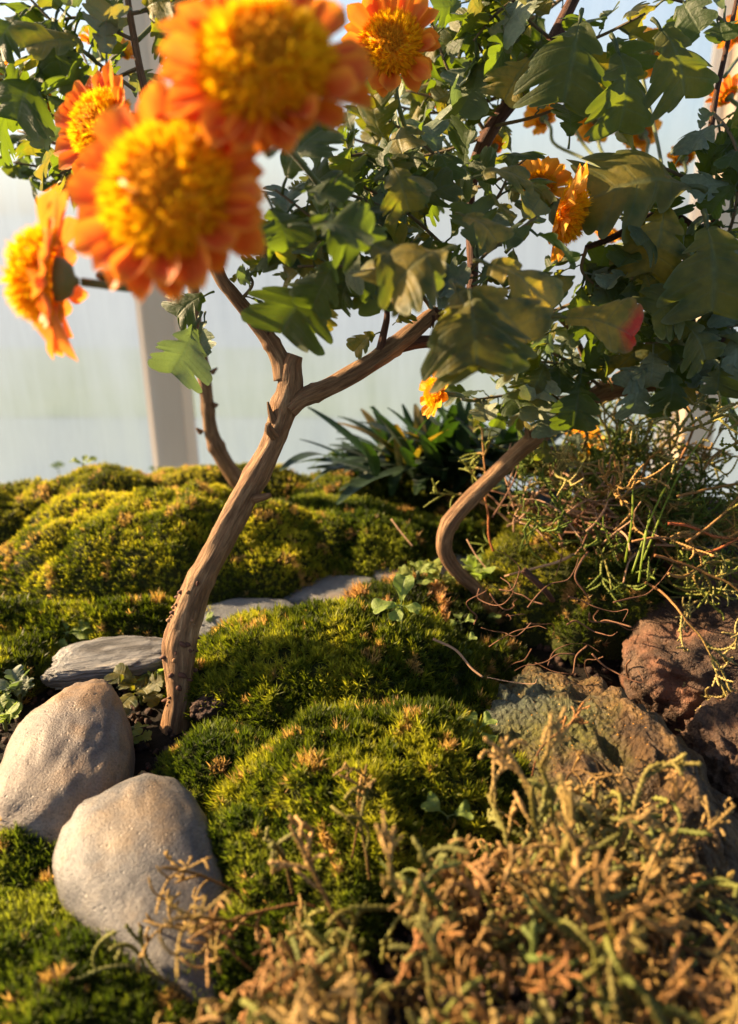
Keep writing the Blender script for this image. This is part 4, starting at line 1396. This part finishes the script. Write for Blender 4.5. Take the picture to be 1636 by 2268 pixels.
DRY = [sprig_mesh(s, .040, th * .84, fk, False, tc_, mc, bc, cu) for s, (th, fk, cu, tc_, mc, bc) in enumerate([
    (.00085, 4, .8, (.52, .36, .18), (.22, .22, .06), (.16, .10, .05)), (.0008, 5, 1.1, (.46, .29, .14), (.28, .18, .08), (.13, .06, .04)),
    (.0010, 3, .7, (.26, .27, .09), (.17, .20, .06), (.20, .13, .06)), (.0008, 4, 1.0, (.58, .40, .22), (.34, .23, .10), (.2, .1, .05)),
    (.0011, 3, .9, (.24, .28, .11), (.14, .18, .06), (.22, .15, .07)), (.0007, 5, 1.3, (.52, .34, .17), (.32, .20, .09), (.22, .1, .04)),
    (.0010, 4, 1.0, (.30, .31, .12), (.20, .22, .08), (.28, .16, .06)), (.0008, 4, 1.2, (.48, .27, .13), (.25, .16, .07), (.15, .06, .03)),
    (.0012, 3, .8, (.27, .30, .13), (.18, .21, .09), (.2, .13, .06)), (.0009, 4, 1.2, (.34, .32, .12), (.22, .21, .07), (.3, .15, .07))])]

FP = thing('dried_spikemoss', (.03, .13, 0.0), 'dense tangle of dried tan and olive spikemoss sprigs in front of the mossy boulder', 'plant')


def put_sprig(root, pos, d, s, pool):
    q = Vector(unit(d)).to_track_quat('Z', 'Y') @ Quaternion((0, 0, 1), rng.uniform(0, 6.28))
    M = Matrix.Translation(Vector(pos)) @ q.to_matrix().to_4x4() @ Matrix.Scale(s, 4)
    return link('sprig', pool[rng.integers(len(pool))], root, rel(root, M))


cnt = 0
while cnt < 280:
    x = rng.uniform(-.055, .09); y = rng.uniform(.075, .185)
    ex = (x - .022) / .066; ey = (y - .125) / .060
    if ex * ex + ey * ey > 1: continue
    if y > .145 + .6 * (x - .02) and x < .05: continue
    if x > .078 or (x < -.03 and y > .115): continue
    zc = .006 + .020 * max(0, 1 - ex * ex - ey * ey) + (.012 if x > .05 else 0)
    lean = np.array([ex * .45, ey * .35, 1.0]) + rng.normal(0, .42, 3) * np.array([1.3, 1.3, .3])
    put_sprig(FP, (x, y, zc - .006), lean, rng.uniform(.45, 1.1), DRY)
    cnt += 1
# sprawling outliers
for (px, py, z, dx, dy, dz, s) in ((520, 2080, .012, -.8, .25, .5, 1.0), (540, 2000, .012, -.4, .3, .9, .8), (700, 2010, .02, -.9, .2, .35, .9),
                                  (650, 1980, .016, -.3, .5, .7, .8), (820, 1950, .02, -.2, .4, .9, .8), (1450, 1960, .025, .6, .3, .7, .8), (1500, 2050, .0, .8, .2, .5, .9),
                                  (1480, 2120, .0, .9, .0, .3, .9), (420, 2220, .006, -.6, .4, .4, .9), (1420, 1900, .03, .5, .4, .8, .7), (600, 2080, .015, -.5, .2, .8, .9),
                                  (560, 2150, .015, -.7, .2, .6, .9), (780, 1900, .018, .2, .4, .9, .7), (1250, 1750, .028, .1, .4, .9, .7), (1180, 1720, .028, -.1, .3, .9, .7)):
    put_sprig(FP, G(px, py, z), (dx, dy, dz), s, DRY)

# wiry green spikemoss on the moss clump
WIRY = [sprig_mesh(s + 50, .075, .00075, 7, True, tc_, mc, bc, 1.0, .0008) for s, (tc_, mc, bc) in enumerate([
    ((.24, .34, .07), (.34, .32, .12), (.46, .26, .14)), ((.18, .28, .05), (.24, .28, .08), (.50, .28, .16)),
    ((.55, .38, .18), (.42, .30, .14), (.5, .30, .18)), ((.30, .36, .09), (.44, .28, .13), (.55, .18, .10)),
    ((.17, .28, .06), (.20, .27, .08), (.45, .3, .18)), ((.52, .46, .24), (.32, .33, .13), (.5, .26, .14))])]
WP = thing('wiry_spikemoss', (.135, .37, .02), 'airy wiry spikemoss with reddish stems and green tips on the raised moss clump', 'plant')
for k in range(110):
    p = np.array([.132 + rng.normal(0, .020), .375 + rng.normal(0, .018), .036 + rng.normal(0, .005)])
    d = np.array([rng.normal(.35, .75), rng.normal(-.05, .55), rng.uniform(.15, 1.1)])
    put_sprig(WP, p, d, rng.uniform(.45, 1.0), WIRY)
for (px, py, d_, dx, dy, dz, s) in ((1480, 1160, .33, .9, -.1, .1, 1.0), (1450, 1230, .33, .9, -.1, -.1, 1.0), (1480, 1270, .33, .8, -.2, -.35, 1.0), (1500, 1100, .34, .8, 0, .35, 1.0),
                                   (1400, 1200, .34, .7, -.2, .3, .9), (1430, 1290, .335, .6, -.1, -.3, .9), (1520, 1200, .33, .6, 0, .4, 1), (1550, 1230, .335, .6, .1, .1, 1),
                                   (1420, 1060, .37, .3, .0, 1, 1), (1500, 1030, .37, .35, 0, .9, 1), (1360, 1080, .37, .0, .1, 1, .9), (1560, 1040, .36, .4, .1, .8, .9)):
    put_sprig(WP, P(px, py, d_), (dx, dy, dz), s, WIRY)
ROOTM = m_bark('root_bark', (0.08, 0.03, 0.015), (0.2, 0.09, 0.045), (0.34, 0.2, 0.11), .7, .4)
STRAW = m_bark('straw', (0.28, 0.15, 0.08), (0.44, 0.27, 0.16), (0.58, 0.40, 0.26), .7, .4)
for k in range(22):
    x0 = rng.uniform(1040, 1420); y0 = rng.uniform(1300, 1480)
    p = P(x0, y0, .335 + rng.uniform(-.02, .012)); pts = [p]
    d = unit(rng.normal(0, 1, 3) * np.array([1, .5, .8]))
    for j in range(5):
        d = unit(d + rng.normal(0, .5, 3)); p = p + d * rng.uniform(.004, .009); pts.append(p)
    V, F, TC, t = tube(catmull(np.array(pts), 26), np.linspace(.0004, .00015, 26) * rng.uniform(.6, 1.3), 6)
    link('root', make_mesh('root', V, F, [ROOTM], vec=TC), WP, rel(WP))
for k in range(120):
    p = np.array([rng.normal(.108, .016), rng.normal(.362, .014), .050 + rng.normal(0, .009)]); pts = [p]
    d = unit(np.array([rng.normal(.5, .8), rng.normal(0, .5), rng.normal(.1, .4)]))
    for j in range(4):
        d = unit(d + rng.normal(0, .35, 3)); p = p + d * rng.uniform(.006, .012); pts.append(p)
    V, F, TC, t = tube(catmull(np.array(pts), 20), np.linspace(.0007, .0004, 20) * rng.uniform(.6, 1.2), 6)
    link('dead_stem', make_mesh('dead_stem', V, F, [STRAW if k % 4 else ROOTM], vec=TC), WP, rel(WP))


# ------------------------------------------------------------------ strap-leaved plant
def strap_mesh(seed):
    r = np.random.default_rng(seed + 4000)
    n = 12; V, TC, F = [], [], []
    arch = r.uniform(.3, 1.1)
    for i in range(n):
        t = i / (n - 1)
        w = .055 * (math.sin(math.pi * (t * .93 + .04)) ** .5) * (1 - .45 * t)
        a = arch * t
        y = math.sin(a) / arch; z = (1 - math.cos(a)) / arch
        for s in (-1, -.5, 0, .5, 1):
            V.append((s * w, y, -z + abs(s) * w * .5)); TC.append((s, t, 0))
    for i in range(n - 1):
        for j in range(4):
            F.append((i * 5 + j, i * 5 + j + 1, i * 5 + 6 + j, i * 5 + 5 + j))
    return make_mesh('strap_leaf', V, F, [STRAP], vec=TC)


STRAPS = [strap_mesh(s) for s in range(6)]
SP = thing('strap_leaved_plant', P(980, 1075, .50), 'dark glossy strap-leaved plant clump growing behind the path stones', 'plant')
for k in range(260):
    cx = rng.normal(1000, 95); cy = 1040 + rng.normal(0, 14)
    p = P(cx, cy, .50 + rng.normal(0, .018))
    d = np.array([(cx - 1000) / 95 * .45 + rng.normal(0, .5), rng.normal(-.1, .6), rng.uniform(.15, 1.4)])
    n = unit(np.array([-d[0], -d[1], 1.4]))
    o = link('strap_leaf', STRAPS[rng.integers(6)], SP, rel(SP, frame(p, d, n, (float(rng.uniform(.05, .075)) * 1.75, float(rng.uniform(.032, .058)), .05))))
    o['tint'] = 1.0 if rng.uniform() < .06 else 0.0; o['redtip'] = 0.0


# ------------------------------------------------------------------ seedlings, sprouts, grass blades, twigs
def seedling(px, py, label, leaves, stem_h=.006, mesh=None, tint=0.0, stem_top=None, name='seedling', cat='seedling', group=None):
    b = on(px, py)
    t = thing(name, b, label, cat, group)
    top = b + np.array([0, 0, stem_h]) if stem_top is None else b + np.array(stem_top)
    V, F, TC, _ = tube(catmull(np.array([b - np.array([0, 0, .003]), (b + top) / 2 + np.array([.0006, 0, 0]), top]), 8), np.full(8, .00045), 6)
    link('stem', make_mesh('stem', V, F, [GREENST], vec=TC), t, rel(t))
    for (az, el, s, m) in leaves:
        a = math.radians(az); e = math.radians(el)
        d = np.array([math.cos(a) * math.cos(e), math.sin(a) * math.cos(e), math.sin(e)])
        n = np.array([-d[0] * math.sin(e), -d[1] * math.sin(e) - .25, 1.0])
        o = link('leaf', m, t, rel(t, frame(top, d, n, float(s)))); o['tint'] = tint; o['redtip'] = 0.0
    return t


seedling(888, 1395, 'pale fuzzy seedling with one upright oval leaf on the tan-starred moss', [(75, 65, .015, OVAL), (190, 5, .014, OVAL), (330, 5, .010, OVAL), (250, -10, .010, OVAL)], .012)
seedling(152, 1425, 'four-leaved pale seedling on the moss strip behind the slate', [(165, 8, .014, OVAL), (100, 25, .011, OVAL), (20, 18, .013, OVAL), (-5, 2, .014, OVAL), (260, -35, .009, ROUND)], .006)
seedling(1058, 1640, 'seedling with white-green round leaves beside tan moss stars at the boulder', [(120, 35, .007, ROUND), (30, 25, .008, ROUND), (300, -5, .008, ROUND), (240, -25, .007, ROUND), (200, 15, .006, ROUND), (270, -40, .008, ROUND)], .005)
seedling(1020, 1400, 'tiny round-leaved seedling near the hooked trunk with small yellow-green leaves', [(100, 30, .006, ROUND), (10, 20, .007, ROUND), (190, 10, .006, ROUND)], .005)
seedling(1030, 1440, 'tiny trailing round-leaved seedling on the edge of the round cushion', [(20, 30, .006, ROUND), (220, 0, .007, ROUND), (270, -30, .006, ROUND)], .004)
seedling(1085, 1365, 'single round blue-green seedling leaf in shade under the hooked trunk', [(280, 5, .008, ROUND), (100, 20, .004, ROUND)], .003)
b = seedling(990, 1840, 'pale two-leaved seedling poking out of the dried spikemoss', [(160, 35, .0095, ROUND), (10, 10, .0085, ROUND)], .006)
seedling(130, 1045, 'darker small seedling at the outer end of the ridge below the window', [(160, 30, .010, OVAL), (20, 35, .009, OVAL), (90, 50, .010, OVAL)], .003, group='seedlings on the moss ridge')
seedling(185, 1040, 'broadest yellow-green seedling on the ridge below the window', [(170, 20, .010, OVAL), (0, 25, .012, OVAL), (60, 50, .008, OVAL)], .004, group='seedlings on the moss ridge')
seedling(345, 1050, 'two-leaved seedling on the ridge beside the window post', [(150, 40, .009, OVAL), (40, 35, .009, OVAL)], .002, group='seedlings on the moss ridge')
seedling(755, 1045, 'yellow-green seedling on the ridge beside the strap-leaved plant', [(150, 50, .012, OVAL), (50, 60, .010, OVAL)], .006, group='seedlings on the moss ridge')


def sprout(px, py, n, size, label, mats=None, tint=0.0, lift=(10, 55)):
    b = on(px, py)
    t = thing('chrysanthemum_sprout', b, label, 'sprout')
    V, F, TC, _ = tube(catmull(np.array([b - np.array([0, 0, .003]), b + np.array([0, 0, .004]), b + np.array([0, 0, .009])]), 8), np.full(8, .0008), 7)
    link('stem', make_mesh('stem', V, F, [GREENST], vec=TC), t, rel(t))
    for k in range(n):
        a = k * 2.4 + rng.normal(0, .3); e = math.radians(rng.uniform(*lift))
        d = np.array([math.cos(a) * math.cos(e), math.sin(a) * math.cos(e), math.sin(e)])
        nn = np.array([-d[0] * math.sin(e), -d[1] * math.sin(e) - .2, 1.0])
        pool = mats or SPROUTS
        o = link('leaf', pool[rng.integers(len(pool))], t, rel(t, frame(b + np.array([0, 0, .002 + .007 * k / n]), d, nn, float(size * rng.uniform(.7, 1.15)))))
        o['tint'] = tint * float(rng.uniform(.4, 1)); o['redtip'] = 0.0
    return t


sprout(315, 1560, 11, .016, 'olive lobed-leaf sprout on the soil between egg-shaped pebble and leaning trunk', LEAVES, .6)
sprout(360, 1530, 7, .012, 'pale green sprout touching the base of the leaning trunk', SPROUTS, .1, (30, 75))
sprout(300, 1650, 6, .008, 'tiny lobed sprout on dark soil beside the egg-shaped pebble', SPROUTS, .5)
sprout(48, 1565, 8, .013, 'grey-green fuzzy sprout against the outer side of the egg-shaped pebble', LEAVES_H, .0, (40, 80))
sprout(15, 1620, 7, .014, 'yellow-green sprout below the fuzzy sprout at the egg-shaped pebble', SPROUTS, .1)
sprout(1058, 1300, 11, .013, 'bright green sprout at the foot of the hooked trunk', SPROUTS, .0, (20, 75))
sprout(975, 1305, 9, .013, 'yellow-green lobed sprout on the path stone beside the hooked trunk', SPROUTS, .5)
sprout(925, 1300, 7, .012, 'light green sprout in front of the flat path stone and hooked trunk', SPROUTS, .3)
sprout(450, 1410, 6, .009, 'small pale sprout behind the leaning trunk on the bluish path stone', SPROUTS, .0)

GRASSM, nt, out = new_mat('grass_blade')
plain(nt, out, (.26, .33, .04), .5, None, .4, 0, (.5, .6, .05), .45)
for (bp, mid, tipp, lb) in (((1385, 1245, .345), (1400, 1150, .34), (1402, 1050, .34), 'thin upright yellow-green grass blade at the edge of the raised clump'),
                           ((1400, 1270, .34), (1445, 1140, .345), (1490, 1050, .35), 'grass blade leaning through the wiry plant with a short companion blade'),
                           ((1425, 1240, .345), (1500, 1060, .355), (1595, 915, .365), 'long slanting grass blade reaching above the wiry plant'),
                           ((1415, 1290, .335), (1425, 1220, .335), (1440, 1130, .34), 'short grass blade at the foot of the wiry plant')):
    path = catmull(np.array([P(*bp), P(*mid), P(*tipp)]), 18)
    V, F, TC, t = tube(path, np.concatenate([np.full(12, .00042), np.linspace(.00042, .0001, 6)]), 6)
    tag(link('grass_blade', make_mesh('grass_blade', V, F, [GRASSM], vec=TC)), lb, 'grass blade')


def dead_twig(pts, w, label, mat=None):
    W = np.array([P(*p) for p in pts])
    path = catmull(W, 24)
    V, F, TC, t = tube(path, np.linspace(w, w * .75, 24), 9, mod=lambda a, l, i: 1 + .25 * (vnoise(np.cos(a) * 2 + 9, l * 500 + np.sin(a) * 2, 4) - .5))
    tag(link('dead_twig', make_mesh('dead_twig', V, F, [mat or BARKD], vec=TC)), label, 'twig')


dead_twig([(1160, 1262, .325), (1185, 1285, .325), (1210, 1310, .328), (1225, 1330, .335)], .0016, 'stubby brown dead twig sticking out of the raised moss clump')
dead_twig([(960, 1415, .315), (1010, 1440, .312), (1045, 1480, .308), (1070, 1500, .305)], .0006, 'thin bent dead twig on the edge of the round moss cushion', STRAW)
dead_twig([(868, 1150, .42), (890, 1180, .415), (915, 1210, .41)], .0005, 'fine straw standing on the mossy slope behind the path stones', STRAW)
dead_twig([(1035, 1195, .40), (1055, 1230, .395), (1080, 1262, .39)], .0004, 'fine dry straw leaning beside the hooked trunk', STRAW)
dead_twig([(1080, 1500, .30), (1130, 1510, .295), (1180, 1515, .29), (1190, 1505, .288)], .00025, 'hair-thin pale fibre lying over the mossy boulder', STRAW)

nt_ = sum(len(o.data.polygons) for o in bpy.data.objects if o.type == 'MESH')
print('objects', len(bpy.data.objects))
